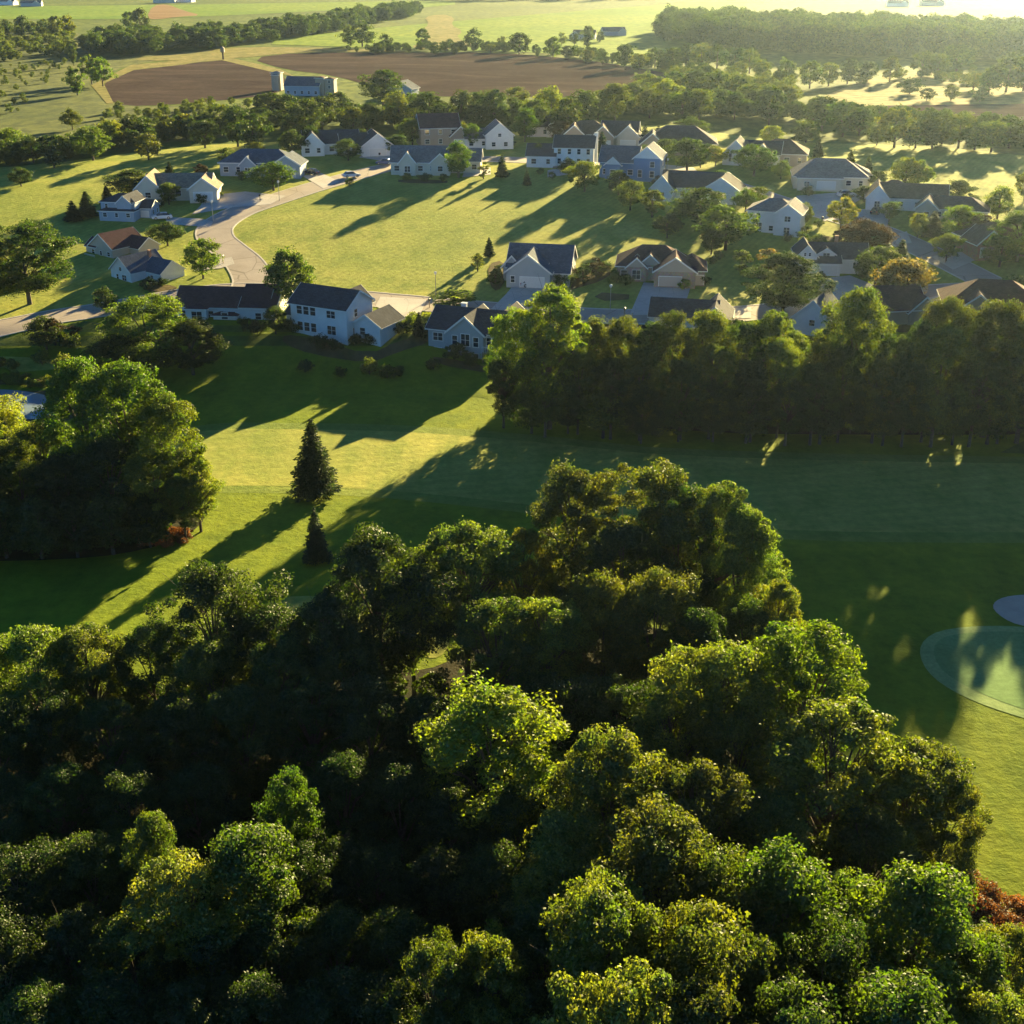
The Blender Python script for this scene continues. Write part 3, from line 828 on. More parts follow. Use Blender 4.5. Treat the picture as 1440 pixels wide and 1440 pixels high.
# front row, backs to the golf course
house('white two storey house with two rows of dark rear windows above the golf slope', 468, 463, -27, 'white', 'charcoal',
      [(0, 0, 11.5, 8, 5.7, 'gx', 2.3, {'win': [('S', u, z, 1.05, 1.5) for z in (1.0, 3.9) for u in (-3.9, -2.5, -1.1)] + [('S', 2.6, 1.0, 1.7, 1.5), ('S', 2.6, 3.9, 1.7, 1.2), ('E', -1.2, 3.9, .9, 1.3), ('E', 1.5, 1.2, .9, 1.2)], 'door': [('E', -1.8)]}),
       (-7.0, 1.0, 3.0, 5.5, 2.8, 'gx', 1.3, {'auto': 'S'}), (8.3, 1.6, 5.4, 7, 2.8, 'gy', 1.7, {'win': [('S', -0.8, 1.1, 1, 1.2)]}),
       (1.0, 4.5, 5, 6, 4.4, 'gy', 2.2, {})], zoff=-0.6, s=1)
house('light grey house with a tall centre rear gable full of windows over the golf course', 668, 478, -20, 'grey', 'charcoal',
      [(0, 0, 13.5, 9, 5.4, 'gx', 2.6, {'win': [('S', u, 3.3, .8, 1.3) for u in (-5.4, -4.5, 4.3, 5.3)] + [('S', u, .5, 1.3, 1.5) for u in (-5, 4.6)]}),
       (0.4, -1.4, 6.4, 8, 5.3, 'gy', 2.7, {'win': [('S', -1.9, 3.1, .9, 1.6), ('S', 0, 3.1, 1.5, 2.0), ('S', 1.9, 3.1, .9, 1.6), ('S', -1.9, .4, .9, 1.5), ('S', 0, .4, 1.5, 1.5), ('S', 1.9, .4, .9, 1.5)]}),
       (4.6, 4.0, 7, 8, 4.4, 'gy', 3.0, {})], zoff=-2.6, chim=[(-2.5, 1.5, 8.4, 'white')], deck=(3.8, 6.7, -6.5, -4.5, 2.6), s=1)
house('long low white walled house with a maroon brown roof beside the road curve', 322, 437, -6, 'white', 'maroon',
      [(0, 0, 20, 9.5, 3.2, 'gx', 3.0, {'win': [('S', u, .8, 1.1, 1.4) for u in (-8.5, -2.4, 1.0, 2.4, 8)]}),
       (-5.0, -4.2, 4.2, 4, 3.0, 'hip', 0.7, {'win': [('S', 0, .6, 2.2, 1.8)]}), (1.0, -4.0, 5, 4, 1.6, 'hip', 0.8, {'auto': 'S'}), (8, 1.5, 7.5, 13, 3.3, 'gx', 3.2, {'win': [('S', 0, .8, 1.2, 1.3)]})], zoff=-0.9, s=0.84)
# left cluster
house('white gabled house with a blue grey roof, nearest the left road', 196, 386, -38, 'white', 'slate',
      [(0, 0, 9, 12, 3.4, 'gy', 3.6, {'win': [('S', -1.6, .8, .9, 1.4), ('S', 1.4, .8, 1.8, 1.5), ('S', 0, 3.3, 1.0, 1.0), ('W', -3, .8, 1.4, 1.4), ('W', 0, .8, 1.4, 1.4), ('W', 3, .8, 1.4, 1.4)]}),
       (7, 3.0, 8, 8, 3.1, 'gx', 2.8, {'win': [('S', 0, .9, 1.1, 1.2)]})], gable_wall='white', zoff=-0.8, chim=[(1.5, 3, 7.6)], s=0.7)
house('house with a broad maroon roof tucked behind the white gabled house', 166, 352, -35, 'beige', 'maroon',
      [(0, 0, 11, 13, 3.4, 'gy', 3.9, {'auto': 'SW'}), (6, 4, 8, 8, 3.0, 'gx', 2.6, {}), (-4.5, -3.5, 5, 6, 3.1, 'gx', 2.0, {'auto': 'W'})], zoff=-0.8, deck=(-5, 0, -9, -6.4, 0.3), s=0.66)
house('two storey blue grey house with stepped hip roofs and white trim', 176, 304, -8, 'greyblue', 'charcoal',
      [(0, 0, 12, 9.5, 5.6, 'hip', 2.2, {'win': [('S', u, z, .9, 1.3) for z in (3.6,) for u in (-4, 0, 4)]}), (0, -3.5, 12.2, 6, 2.9, 'hip', 1.2, {'auto': 'S'}),
       (7.5, 2.2, 5, 7, 3.2, 'gx', 2.0, {'auto': 'E', 'gar': [('S', 0, 3.2)]}), (2.5, 0, 5, 11, 5.4, 'gy', 2.2, {})], s=0.66)
house('low house with a tan roof and two pale gables beyond the round bush', 256, 276, 4, 'cream', 'tan',
      [(0, 0, 16, 9, 3.0, 'gx', 2.6, {'auto': 'S'}), (6.5, -3.2, 6.8, 8, 3.0, 'gy', 2.5, {'gar': [('S', 0, 4.6)]}), (-7.0, -1.5, 6, 11, 3.2, 'gy', 2.9, {'auto': 'S'})])
house('long grey blue hip roofed house with a garage at its right end', 368, 243, -4, 'greyblue', 'slate',
      [(0, 0, 20, 10, 3.4, 'hip', 3.0, {'auto': 'S'}), (-2, -4.5, 4, 4, 3.2, 'gy', 1.9, {'win': [('S', 0, .8, 1.5, 1.5)]}), (8.5, -3.0, 7.5, 8, 3.2, 'gy', 2.3, {'gar': [('S', 0, 4.9)]})])
house('white gabled house with a dark roof at the left end of the back row', 466, 214, 10, 'white', 'charcoal',
      [(0, 0, 16, 9, 3.2, 'gx', 3.0, {'auto': 'S'}), (-5.5, -3.0, 6.5, 8, 3.3, 'gy', 3.0, {'auto': 'S'})])
house('small white gabled house with an open front over a parked dark car', 528, 216, 14, 'white', 'charcoal',
      [(0, 0, 9, 11, 3.0, 'gy', 3.2, {'gar': [('S', 0, 4.8)]}), (-6, 3, 8, 7, 2.9, 'gx', 2.6, {'auto': 'S'})])
# centre back row
house('grey roofed cream house whose small front gables face the sunlit field', 594, 241, -2, 'cream', 'grey',
      [(0, 0, 16, 10, 3.3, 'gx', 3.4, {'auto': 'S'}), (-3.4, -4, 4.4, 4, 3.2, 'gy', 2.6, {'win': [('S', 0, .8, 1.5, 1.5)]}), (5.4, -3.6, 5, 4, 3.2, 'gy', 2.2, {'auto': 'S'}), (11, 2, 10, 8, 3.1, 'gx', 2.6, {'auto': 'S'})])
house('tall brown house with a steep roof behind the grey roofed cream house', 616, 203, 12, 'tan', 'maroon',
      [(0, 0, 12, 10, 5.6, 'gx', 3.4, {'auto': 'SE'}), (6, -3, 6, 7, 3.2, 'gy', 2.6, {'gar': [('S', 0, 4.0)]})])
house('bright white house with a single steep gable left of the rounded linden', 700, 207, 8, 'white', 'grey',
      [(0, 0, 9, 10, 4.6, 'gy', 3.6, {'win': [('S', -2, 1, 1.2, 1.3), ('S', 2, 1, 1.2, 1.3), ('S', 0, 4, 1, 1)]}), (-7, 2, 8, 8, 3.2, 'gx', 2.6, {'auto': 'S'})], s=0.85)
house('small white house mostly hidden behind the rounded linden', 764, 190, 5, 'white', 'charcoal', [(0, 0, 11, 9, 3.2, 'gx', 2.8, {'auto': 'SE'}), (3, -3, 5, 5, 3.1, 'gy', 2.3, {})])
house('two storey white house with a pale end chimney and lower left wing', 796, 232, -8, 'white', 'charcoal',
      [(2.5, 0, 11, 8.5, 5.4, 'gx', 2.6, {'win': [('S', u, z, .9, 1.4) for z in (1, 3.6) for u in (-4, -1.2, 1.4, 4)]}), (-6.5, -1, 8, 8, 3.1, 'gx', 2.6, {'auto': 'S'})], chim=[(8.3, 0, 8.8, 'white')], deck=(-3, 3, -7, -4.2, .4))
house('brown house with two pale garage gables in front of a lit lawn', 826, 203, -4, 'tan', 'brown',
      [(0, 0, 14, 10, 3.6, 'hip', 3.6, {'auto': 'S'}), (-4, -4, 7, 7, 3.4, 'gy', 3.0, {'auto': 'S'}), (4.6, -4.6, 6.5, 7, 3.3, 'gy', 3.0, {'gar': [('S', 0, 4.6)]})])
house('cream gabled house between the brown house and the dark conifers', 872, 203, -10, 'cream', 'charcoal',
      [(0, 0, 11, 10, 3.4, 'gx', 3.4, {'auto': 'S'}), (3, -3.5, 6.5, 7, 3.3, 'gy', 3.0, {'gar': [('S', 0, 4.4)]})])
house('blue two storey house with a white gable above its blue wall', 888, 247, -14, 'blue', 'slate',
      [(-3, 0, 10, 9, 4.2, 'gx', 3.4, {'auto': 'S'}), (5.0, -1.5, 7, 10, 5.6, 'gy', 2.8, {'win': [('S', -1.8, .8, 1.0, 1.8), ('S', 1.4, 3.4, 1.1, 1.4), ('S', 1.4, .8, 1.1, 1.6), ('E', 0, 3.4, 1, 1.3)]}), (-4.2, -4.2, 4, 3, 3.6, 'gy', 1.8, {'auto': 'S'})], gable_wall='white')
house('wide house under a big dark hip roof with dark trees before it', 955, 214, -6, 'tan', 'charcoal',
      [(0, 0, 21, 13, 3.3, 'hip', 4.4, {'auto': 'S'}), (-8, -4.5, 7, 8, 3.2, 'gy', 3.0, {'auto': 'S'}), (5, -5, 6, 6, 3.2, 'hip', 2.4, {'gar': [('S', 0, 4.6)]})])
house('dark roofed house with a wide white garage gable left of the leafy clump', 985, 276, -18, 'white', 'charcoal',
      [(-2, 0, 15, 9, 3.3, 'gx', 3.1, {'auto': 'S'}), (6.0, -1.5, 9, 9, 3.2, 'gy', 2.9, {'gar': [('S', 0, 4.9)]}), (-8.5, -3.2, 5.5, 9, 3.2, 'gy', 3.0, {'auto': 'S'})], zoff=-0.4)
house('small white steep gabled house half hidden by a round green tree', 1036, 229, -16, 'white', 'charcoal',
      [(0, 0, 7, 9, 3.2, 'gy', 3.4, {'win': [('S', -1.4, 1, .7, 2.2), ('S', 1.4, 1, .7, 2.2)]}), (7, 2, 10, 8, 3.1, 'gx', 2.8, {})])
house('dark roofed house behind the round green tree with clipped cypresses by it', 1098, 229, -14, 'beige', 'brown',
      [(0, 0, 14, 10, 3.2, 'hip', 3.4, {'auto': 'S'}), (-5, -3, 6, 7, 3.1, 'gy', 2.4, {})])
house('cream house with a huge grey hip roof and broad front driveway', 1164, 260, -8, 'cream', 'grey',
      [(0, 0, 20, 12, 3.2, 'hip', 4.2, {'auto': 'S'}), (-3, -5, 12, 6, 3.1, 'hip', 2.2, {'win': [('S', -3.5, .8, 1.4, 1.3)], 'gar': [('S', 1.8, 4.9)]}), (7, 4, 9, 9, 3.1, 'hip', 2.6, {})], s=0.86)
house('house with a bright white left gable and long grey brown roof', 1270, 290, -14, 'white', 'brown',
      [(2, 0, 19, 10, 3.2, 'gx', 3.2, {'win': [('S', u, .9, 1.2, 1.2) for u in (-3, 1.5, 6)]}), (-7.5, -1.5, 6, 11, 3.3, 'gy', 3.2, {'win': [('S', 0, .8, 1.4, 1.5)]}), (-3, 3, 12, 10, 3.6, 'hip', 3.2, {})], s=0.8)
house('low dark roofed house between the round bushes at right', 1340, 306, -20, 'beige', 'charcoal',
      [(0, 0, 18, 10, 3.0, 'hip', 3.0, {'auto': 'S'}), (-7, -2, 6, 8, 3.0, 'gy', 2.6, {'auto': 'S'})], s=0.8)
house('pale two storey house with a hip roof standing alone on green grass', 1088, 321, -20, 'white', 'grey',
      [(0, 0, 12.5, 9.5, 5.6, 'hip', 2.6, {'win': [('S', -3.5, 3.7, 1, 1.3), ('S', -3.2, .8, 1.6, 1.8), ('S', 0, .8, 1, 1.2), ('E', 0, 3.7, 1, 1.2), ('E', -2, .9, 1, 1.2)]}), (4.2, -1.2, 6.5, 10, 5.5, 'gy', 2.2, {'win': [('S', 0, 3.6, 1.4, 1.3), ('S', 0, .8, 1.4, 1.3)]})], zoff=-0.4, s=0.84)
house('white house with dormer over a white garage door and dark roof', 1163, 377, -5, 'white', 'charcoal',
      [(2, 0, 15, 9, 3.6, 'gx', 3.0, {'win': [('S', 4.6, 1.1, 1.6, 1.5)]}), (-6.2, -1, 5, 10, 4.4, 'gy', 2.6, {'win': [('S', -.6, 4.4, .5, .8), ('S', .6, 4.4, .5, .8)]}),
       (-1.2, -4.2, 7, 5, 2.8, 'gx', 1.3, {'gar': [('S', 0.3, 4.9)]}), (-1.2, -2.6, 4.2, 4, 4.6, 'gy', 1.4, {'win': [('S', 0, 3.9, 1.6, 1.0)]})], chim=[(2, 2, 8.0)], s=0.76)
# centre
house('grey house with a slate roof, front garage gable and parked car', 762, 388, -10, 'grey', 'slate',
      [(0, 0, 13, 10, 3.4, 'gx', 3.6, {'auto': 'E'}), (-1.5, -5.2, 9, 7, 3.2, 'gy', 3.4, {'gar': [('S', 0.8, 4.9)], 'win': [('S', -3.2, 1, .8, 1.3)]}), (4.6, -4.4, 4, 4, 2.8, 'gx', 1.2, {}), (-5.6, -1, 3.6, 7, 3.3, 'gy', 2.0, {'auto': 'S'})], zoff=-0.4)
house('brown stone faced house with maroon hip roof and two beige garage doors', 918, 384, -7, 'stone', 'maroon',
      [(0, 0, 16, 11, 3.2, 'hip', 3.8, {'auto': 'SE'}), (-3.6, -5.2, 4.2, 3, 3.3, 'gy', 1.9, {'win': [('S', 0, .6, 1.8, 2.0)]}), (-0.6, -3.4, 5, 5, 3.6, 'gy', 2.2, {}),
       (5.0, -6.2, 9, 8, 3.2, 'gy', 3.0, {'gar': [('S', -1.0, 4.9)]}), (8.6, -3.6, 6, 9, 3.1, 'hip', 2.6, {'gar': [('S', 1.4, 2.6)]})], gd=GARD2, zoff=-0.4, gable_wall='beige', s=0.86)
# behind the middle wood
house('house half hidden by the middle wood with only its sunlit roof edge and gable showing', 962, 452, -12, 'white', 'charcoal',
      [(0, 0, 15, 9, 3.4, 'gx', 3.0, {}), (7, 0, 7, 12, 3.2, 'gy', 3.2, {'auto': 'S'})], zoff=-1.0, s=0.78)
house('steep slate roofed house poking out of the middle wood below the dark dome tree', 1150, 460, -28, 'white', 'slate',
      [(0, 0, 9, 11, 4.6, 'gy', 4.2, {'win': [('S', 0, 3.2, 1.2, 1.3)]}), (7, 3, 8, 8, 3.6, 'gx', 2.8, {})], zoff=-1.2, s=0.78)
house('small house with a maroon roof between two tall trees of the middle wood', 1254, 446, 10, 'tan', 'maroon', [(0, 0, 9, 9, 3.8, 'gx', 3.4, {}), (4, -2, 6, 6, 3.4, 'gy', 2.6, {})], zoff=-1.0)
house('large brown house with a broad maroon hip roof at the right edge beyond the wood', 1392, 446, -12, 'tan', 'maroon',
      [(0, 0, 19, 13, 5.2, 'hip', 4.2, {'win': [('S', u, 3.2, 1.4, 1.4) for u in (-7, -3.5, 0, 3.5, 7)]}), (-3.5, -4, 8, 8, 4.8, 'gy', 3.2, {'win': [('S', 0, 3.0, 1.8, 1.8)]}), (12, 3, 11, 10, 3.6, 'hip', 3.0, {})], zoff=-1.6, s=0.9)
house('brown house with a dark roof under the big trees at the right edge', 1405, 352, 10, 'brick', 'brown',
      [(0, 0, 17, 10, 3.2, 'hip', 3.2, {'auto': 'S'}), (-6, -3, 6, 7, 3.1, 'gy', 2.6, {'gar': [('S', 0, 4.4)]})])
# beyond the hedgerow
house('long blue grey farm building between square towers beside the ploughed field', 430, 133, -8, 'greyblue', 'slate',
      [(0, 0, 17, 12, 4.6, 'gx', 3.6, {'auto': 'S'})], s=0.78, name='farm_building', cat='farm building', group='farm buildings in the fields')
house('square stone tower at the left end of the long farm building', 391, 127, -8, 'tan', 'grey', [(0, 0, 5, 5, 9.2, 'hip', 0.8, {'auto': 'S'}), (0, -1, 3.4, 5, 8.2, 'hip', .6, {})], s=0.72, name='farm_tower', cat='tower', group='farm buildings in the fields')
house('pair of square stone blocks at the right end of the long farm building', 466, 134, -8, 'tan', 'brown', [(0, 0, 5, 6, 8.2, 'hip', 0.8, {'auto': 'S'}), (-5.2, 0, 4.5, 6, 8.8, 'hip', 0.7, {}), (-2.6, 1, 3, 4, 6, 'gx', .6, {})], s=0.72, name='farm_tower', cat='tower', group='farm buildings in the fields')
house('small blue roofed shed standing left of the hedgerow gap', 568, 137, -20, 'greyblue', 'slate', [(0, 0, 12, 9, 4.4, 'gy', 3.2, {'auto': 'S'}), (-6, 2, 7, 7, 3.2, 'gx', 2, {})], s=0.78, name='farm_building', cat='farm building', group='farm buildings in the fields')
house('distant grey farmhouse left of the lone trees on the yellow field', 822, 55, -10, 'grey', 'charcoal', [(0, 0, 22, 12, 4.5, 'gx', 4, {'auto': 'S'}), (-9, -4, 10, 9, 4, 'gy', 3.4, {})], s=0.6, name='farmhouse', cat='farmhouse', group='farm buildings in the fields')
house('distant dark barn beside the farmhouse on the yellow field', 862, 50, 10, 'greyblue', 'slate', [(0, 0, 24, 11, 4.5, 'gx', 3.6, {}), (8, -3, 8, 9, 4.2, 'gy', 3.2, {})], s=0.6, name='barn', cat='barn', group='farm buildings in the fields')
for i, (hx, hy, c, lab) in enumerate([(12, 7, 'white', 'white distant warehouse in the far left corner of the photo'), (45, 9, 'grey', 'grey distant shed just right of the white warehouse'), (232, 4, 'cream', 'cream distant house on the horizon above the dirt patch'),
      (262, 3, 'white', 'white distant house beside the cream one on the horizon'),
      (1262, 9, 'white', 'pale distant greenhouse beyond the right hand forest'), (1310, 8, 'greyblue', 'blue grey distant warehouse beyond the right hand forest')]):
    house(lab, hx, hy, (-10, 8, 3, -14, -5, 4)[i], c, ('grey', 'slate', 'brown', 'charcoal', 'grey', 'slate')[i],
          [(0, 0, 26 + 4 * (i % 3), 14, 5, 'gx', 3.6, {}), (8, -4, 10, 10, 4.6, 'gy', 3.2, {})], s=0.6, name='far_building', cat='building', group='buildings on the horizon')
# ------------------------------------------------------------------ the trees of the place
FG = 'trees of the foreground wood'
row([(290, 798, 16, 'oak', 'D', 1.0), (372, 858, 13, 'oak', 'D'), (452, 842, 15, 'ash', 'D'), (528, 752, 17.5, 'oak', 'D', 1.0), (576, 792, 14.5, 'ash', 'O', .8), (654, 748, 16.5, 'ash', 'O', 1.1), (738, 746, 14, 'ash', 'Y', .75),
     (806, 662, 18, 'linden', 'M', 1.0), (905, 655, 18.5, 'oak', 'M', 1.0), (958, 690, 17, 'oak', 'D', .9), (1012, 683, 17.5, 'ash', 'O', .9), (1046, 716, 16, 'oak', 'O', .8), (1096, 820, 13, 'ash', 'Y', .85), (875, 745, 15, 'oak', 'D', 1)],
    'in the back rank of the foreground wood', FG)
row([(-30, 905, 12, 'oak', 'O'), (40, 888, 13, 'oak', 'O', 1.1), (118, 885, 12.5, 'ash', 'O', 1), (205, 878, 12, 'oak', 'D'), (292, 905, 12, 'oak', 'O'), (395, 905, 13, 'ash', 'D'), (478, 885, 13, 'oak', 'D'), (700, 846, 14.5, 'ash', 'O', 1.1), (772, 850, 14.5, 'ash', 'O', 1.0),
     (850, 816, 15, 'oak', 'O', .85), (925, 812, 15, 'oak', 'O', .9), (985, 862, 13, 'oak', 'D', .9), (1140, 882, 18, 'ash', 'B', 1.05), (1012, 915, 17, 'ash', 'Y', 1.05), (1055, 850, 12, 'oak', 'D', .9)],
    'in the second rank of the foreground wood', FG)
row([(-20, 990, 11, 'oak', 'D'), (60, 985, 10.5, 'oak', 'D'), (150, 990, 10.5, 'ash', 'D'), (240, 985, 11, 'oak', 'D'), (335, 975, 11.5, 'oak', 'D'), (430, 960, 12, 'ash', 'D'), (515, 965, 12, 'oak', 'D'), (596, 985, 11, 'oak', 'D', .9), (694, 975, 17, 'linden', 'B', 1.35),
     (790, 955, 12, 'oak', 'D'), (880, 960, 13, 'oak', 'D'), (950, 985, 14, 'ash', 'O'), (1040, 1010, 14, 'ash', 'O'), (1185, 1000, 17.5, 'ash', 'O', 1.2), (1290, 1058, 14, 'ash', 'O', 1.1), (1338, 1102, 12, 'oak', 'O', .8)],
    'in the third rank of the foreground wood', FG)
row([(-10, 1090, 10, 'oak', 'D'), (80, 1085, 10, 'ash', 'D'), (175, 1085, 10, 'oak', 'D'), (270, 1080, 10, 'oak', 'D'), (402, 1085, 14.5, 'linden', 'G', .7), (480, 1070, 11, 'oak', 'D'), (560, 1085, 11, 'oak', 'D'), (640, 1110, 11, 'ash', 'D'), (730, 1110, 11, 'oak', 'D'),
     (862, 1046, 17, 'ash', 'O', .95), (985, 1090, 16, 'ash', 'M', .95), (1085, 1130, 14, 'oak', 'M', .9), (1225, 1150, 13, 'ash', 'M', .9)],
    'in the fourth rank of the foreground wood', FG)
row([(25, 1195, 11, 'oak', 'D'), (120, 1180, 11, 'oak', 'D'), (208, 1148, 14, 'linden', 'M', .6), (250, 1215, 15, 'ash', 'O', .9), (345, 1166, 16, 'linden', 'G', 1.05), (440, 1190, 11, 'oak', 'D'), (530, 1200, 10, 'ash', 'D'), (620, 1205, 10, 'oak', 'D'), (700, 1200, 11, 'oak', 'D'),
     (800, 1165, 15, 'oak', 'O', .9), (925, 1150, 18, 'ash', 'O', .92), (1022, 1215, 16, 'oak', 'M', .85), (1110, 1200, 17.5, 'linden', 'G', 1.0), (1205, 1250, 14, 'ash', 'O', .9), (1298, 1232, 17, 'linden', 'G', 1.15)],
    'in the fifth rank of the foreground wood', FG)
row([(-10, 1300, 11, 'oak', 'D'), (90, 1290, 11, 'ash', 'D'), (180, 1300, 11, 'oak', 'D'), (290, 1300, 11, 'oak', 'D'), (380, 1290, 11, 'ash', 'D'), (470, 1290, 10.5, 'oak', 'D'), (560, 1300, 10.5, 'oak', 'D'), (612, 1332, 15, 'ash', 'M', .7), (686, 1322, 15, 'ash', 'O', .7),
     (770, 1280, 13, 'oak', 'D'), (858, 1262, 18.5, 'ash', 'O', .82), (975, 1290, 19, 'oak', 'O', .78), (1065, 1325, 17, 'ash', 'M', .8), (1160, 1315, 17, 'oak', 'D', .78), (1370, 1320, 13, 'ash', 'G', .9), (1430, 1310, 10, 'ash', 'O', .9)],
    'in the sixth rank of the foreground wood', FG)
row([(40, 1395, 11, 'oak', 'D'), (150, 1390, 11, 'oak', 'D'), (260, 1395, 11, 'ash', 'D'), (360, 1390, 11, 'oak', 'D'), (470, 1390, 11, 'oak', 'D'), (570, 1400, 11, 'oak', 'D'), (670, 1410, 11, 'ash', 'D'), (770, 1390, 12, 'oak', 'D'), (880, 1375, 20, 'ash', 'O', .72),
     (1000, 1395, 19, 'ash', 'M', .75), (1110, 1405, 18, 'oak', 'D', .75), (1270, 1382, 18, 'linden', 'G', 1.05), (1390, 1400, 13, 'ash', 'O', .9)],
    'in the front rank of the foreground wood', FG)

LG = 'trees of the wood at the left edge'
row([(8, 556, 700, 'oak', 'Y', 1.0), (70, 598, 715, 'oak', 'G', 1.1), (138, 510, 718, 'oak', 'B', .9), (196, 514, 725, 'oak', 'B', .95), (245, 560, 735, 'oak', 'B', .9), (283, 640, 748, 'ash', 'Y', .95)], 'in the back rank of the left edge wood', LG)
row([(-30, 630, 745, 'oak', 'D', 1.2), (40, 650, 748, 'oak', 'G', 1.3), (105, 640, 752, 'oak', 'D', 1.2), (165, 620, 755, 'oak', 'D', 1.1), (225, 635, 758, 'oak', 'M', 1.1), (262, 675, 762, 'ash', 'O', 1.1)], 'in the middle rank of the left edge wood', LG)
row([(-40, 700, 785, 'maple', 'D', 1.3), (10, 705, 785, 'maple', 'D', 1.3), (60, 705, 786, 'maple', 'D', 1.3), (110, 708, 784, 'maple', 'D', 1.3), (160, 700, 780, 'maple', 'D', 1.3), (212, 705, 770, 'maple', 'D', 1.3)], 'in the front rank of the left edge wood', LG)

MG = 'trees of the wood between the golf course and the houses'
row([(722, 440, 17, 'oak', 'B', .8), (775, 404, 22, 'ash', 'B', 1.0), (838, 452, 15.5, 'linden', 'M', .95), (872, 446, 17, 'oak', 'M', .75), (915, 458, 15.5, 'ash', 'D', .9), (948, 442, 17.5, 'oak', 'M', .7), (998, 436, 18, 'linden', 'M', 1.0), (1048, 452, 16, 'oak', 'D', .8), (1090, 440, 17.5, 'ash', 'O', .95),
     (1165, 462, 15, 'linden', 'M', .9), (1212, 411, 21, 'oak', 'M', .85), (1262, 472, 15.5, 'ash', 'D', .9), (1300, 455, 17, 'linden', 'D', .9), (1345, 424, 20.5, 'oak', 'M', .75), (1412, 422, 21, 'linden', 'M', 1.1), (1458, 448, 19, 'oak', 'M', .8)], 'in the back rank of the middle wood', MG)
row([(708, 505, 11, 'ash', 'D'), (768, 470, 16, 'oak', 'G', .8), (815, 490, 13.5, 'oak', 'M', .8), (862, 505, 12.5, 'ash', 'D'), (905, 488, 14.5, 'linden', 'M', 1), (960, 508, 12.5, 'oak', 'D', .9), (1005, 486, 14.5, 'ash', 'M', .9), (1058, 505, 13, 'linden', 'D', 1.1), (1104, 480, 15, 'oak', 'O', .75), (1150, 512, 12.5, 'ash', 'D'), (1192, 490, 14.5, 'oak', 'D', .8), (1240, 505, 13, 'linden', 'M', 1),
     (1284, 500, 14, 'oak', 'D', .9), (1332, 462, 18, 'oak', 'O', .85), (1382, 500, 14, 'ash', 'M'), (1425, 482, 15.5, 'oak', 'M', .8), (1470, 505, 13.5, 'linden', 'D', 1.1)], 'in the middle rank of the middle wood', MG)
row([(748, 548, 7, 'maple', 'D', 1.3), (800, 530, 9, 'oak', 'D', 1.1), (850, 545, 8, 'maple', 'M', 1.3), (905, 538, 9.5, 'oak', 'D', 1.1), (960, 552, 7.5, 'maple', 'D', 1.3), (1008, 536, 9.5, 'oak', 'D', 1.1), (1060, 550, 8, 'maple', 'M', 1.3), (1112, 536, 10, 'ash', 'D', 1.2), (1160, 548, 8.5, 'maple', 'D', 1.2), (1252, 536, 10, 'oak', 'D', 1.1),
     (1200, 566, 5, 'maple', 'B', 1.3), (1305, 550, 8, 'maple', 'M', 1.3), (1352, 535, 10, 'oak', 'D', 1.1), (1400, 548, 8.5, 'maple', 'D', 1.3), (1445, 538, 9.5, 'ash', 'M', 1.2)], 'along the golf side of the middle wood', MG)

# single trees on the golf course and in the neighbourhood
tree(436, 590, 10.9, 'spruce', 'C', 'tall dark spruce alone on the sunlit fairway, casting a long shadow', 'spruces on the fairway', 1.22)
tree(441, 713, 7.2, 'spruce', 'C', 'smaller dark spruce just in front of the tall fairway spruce', 'spruces on the fairway', 1.05)
NB = 'trees standing among the houses'
T = lambda px, py, base, hw, k, c, lab: tree(px, py, base, k, c, lab, NB, r=hw)
T(42, 314, 428, 58, 'oak', 'G', 'big spreading green tree at the left edge near the maroon roofed house')
T(-5, 340, 430, 45, 'oak', 'M', 'round green tree cut by the left edge of the view')
T(286, 335, 392, 22, 'maple', 'G', 'small round tree on the lit verge inside the road bend')
T(408, 350, 437, 30, 'maple', 'G', 'dense egg shaped green tree between the road bend and the white house')
T(212, 415, 522, 58, 'oak', 'B', 'broad bright yellow green tree below the left road')
T(272, 452, 528, 42, 'oak', 'D', 'dark shaded tree touching the bright tree below the left road')
T(182, 470, 540, 45, 'oak', 'D', 'low dark tree at the foot of the bright tree below the left road')
T(66, 446, 492, 24, 'maple', 'D', 'dark bushy tree on the far side of the left road')
T(78, 448, 485, 14, 'aspen', 'R', 'small reddish tree beside the dark bushy tree by the left road')
T(185, 240, 276, 28, 'maple', 'D', 'dark dome tree behind the two storey blue grey house')
T(104, 283, 312, 12, 'fir', 'C', 'blue green spruce left of the two storey blue grey house')
T(124, 270, 306, 12, 'fir', 'C', 'second blue green spruce nearest the two storey blue grey house')
T(152, 262, 290, 9, 'fir', 'C', 'short spruce behind the corner of the two storey blue grey house')
T(240, 228, 254, 8, 'fir', 'C', 'small pointed spruce behind the tan roofed house')
T(284, 230, 250, 8, 'maple', 'R', 'small red brown tree between the tan roof and the long grey blue roof')
T(238, 258, 288, 14, 'maple', 'G', 'round green bush tree before the tan roofed house')
T(236, 312, 346, 20, 'maple', 'D', 'dark round tree on the lawn behind the maroon roof')
T(385, 228, 268, 25, 'maple', 'G', 'broad green tree in front of the long grey blue house')
T(412, 182, 220, 18, 'maple', 'D', 'dark dome tree behind the garage of the long grey blue house')
T(362, 200, 226, 12, 'maple', 'M', 'small tree at the back of the long grey blue house')
T(490, 196, 226, 17, 'maple', 'D', 'dark round tree between the two white gables of the back row')
T(580, 167, 204, 16, 'maple', 'G', 'round green tree behind the cream house with front gables')
T(560, 190, 218, 16, 'maple', 'D', 'dark bushy tree left of the round green tree')
T(645, 199, 250, 16, 'poplar', 'G', 'tall narrow tree at the right end of the cream house')
T(664, 175, 208, 12, 'maple', 'G', 'green tree left of the bright white gable')
T(650, 172, 200, 10, 'maple', 'O', 'olive tree behind the tall brown house')
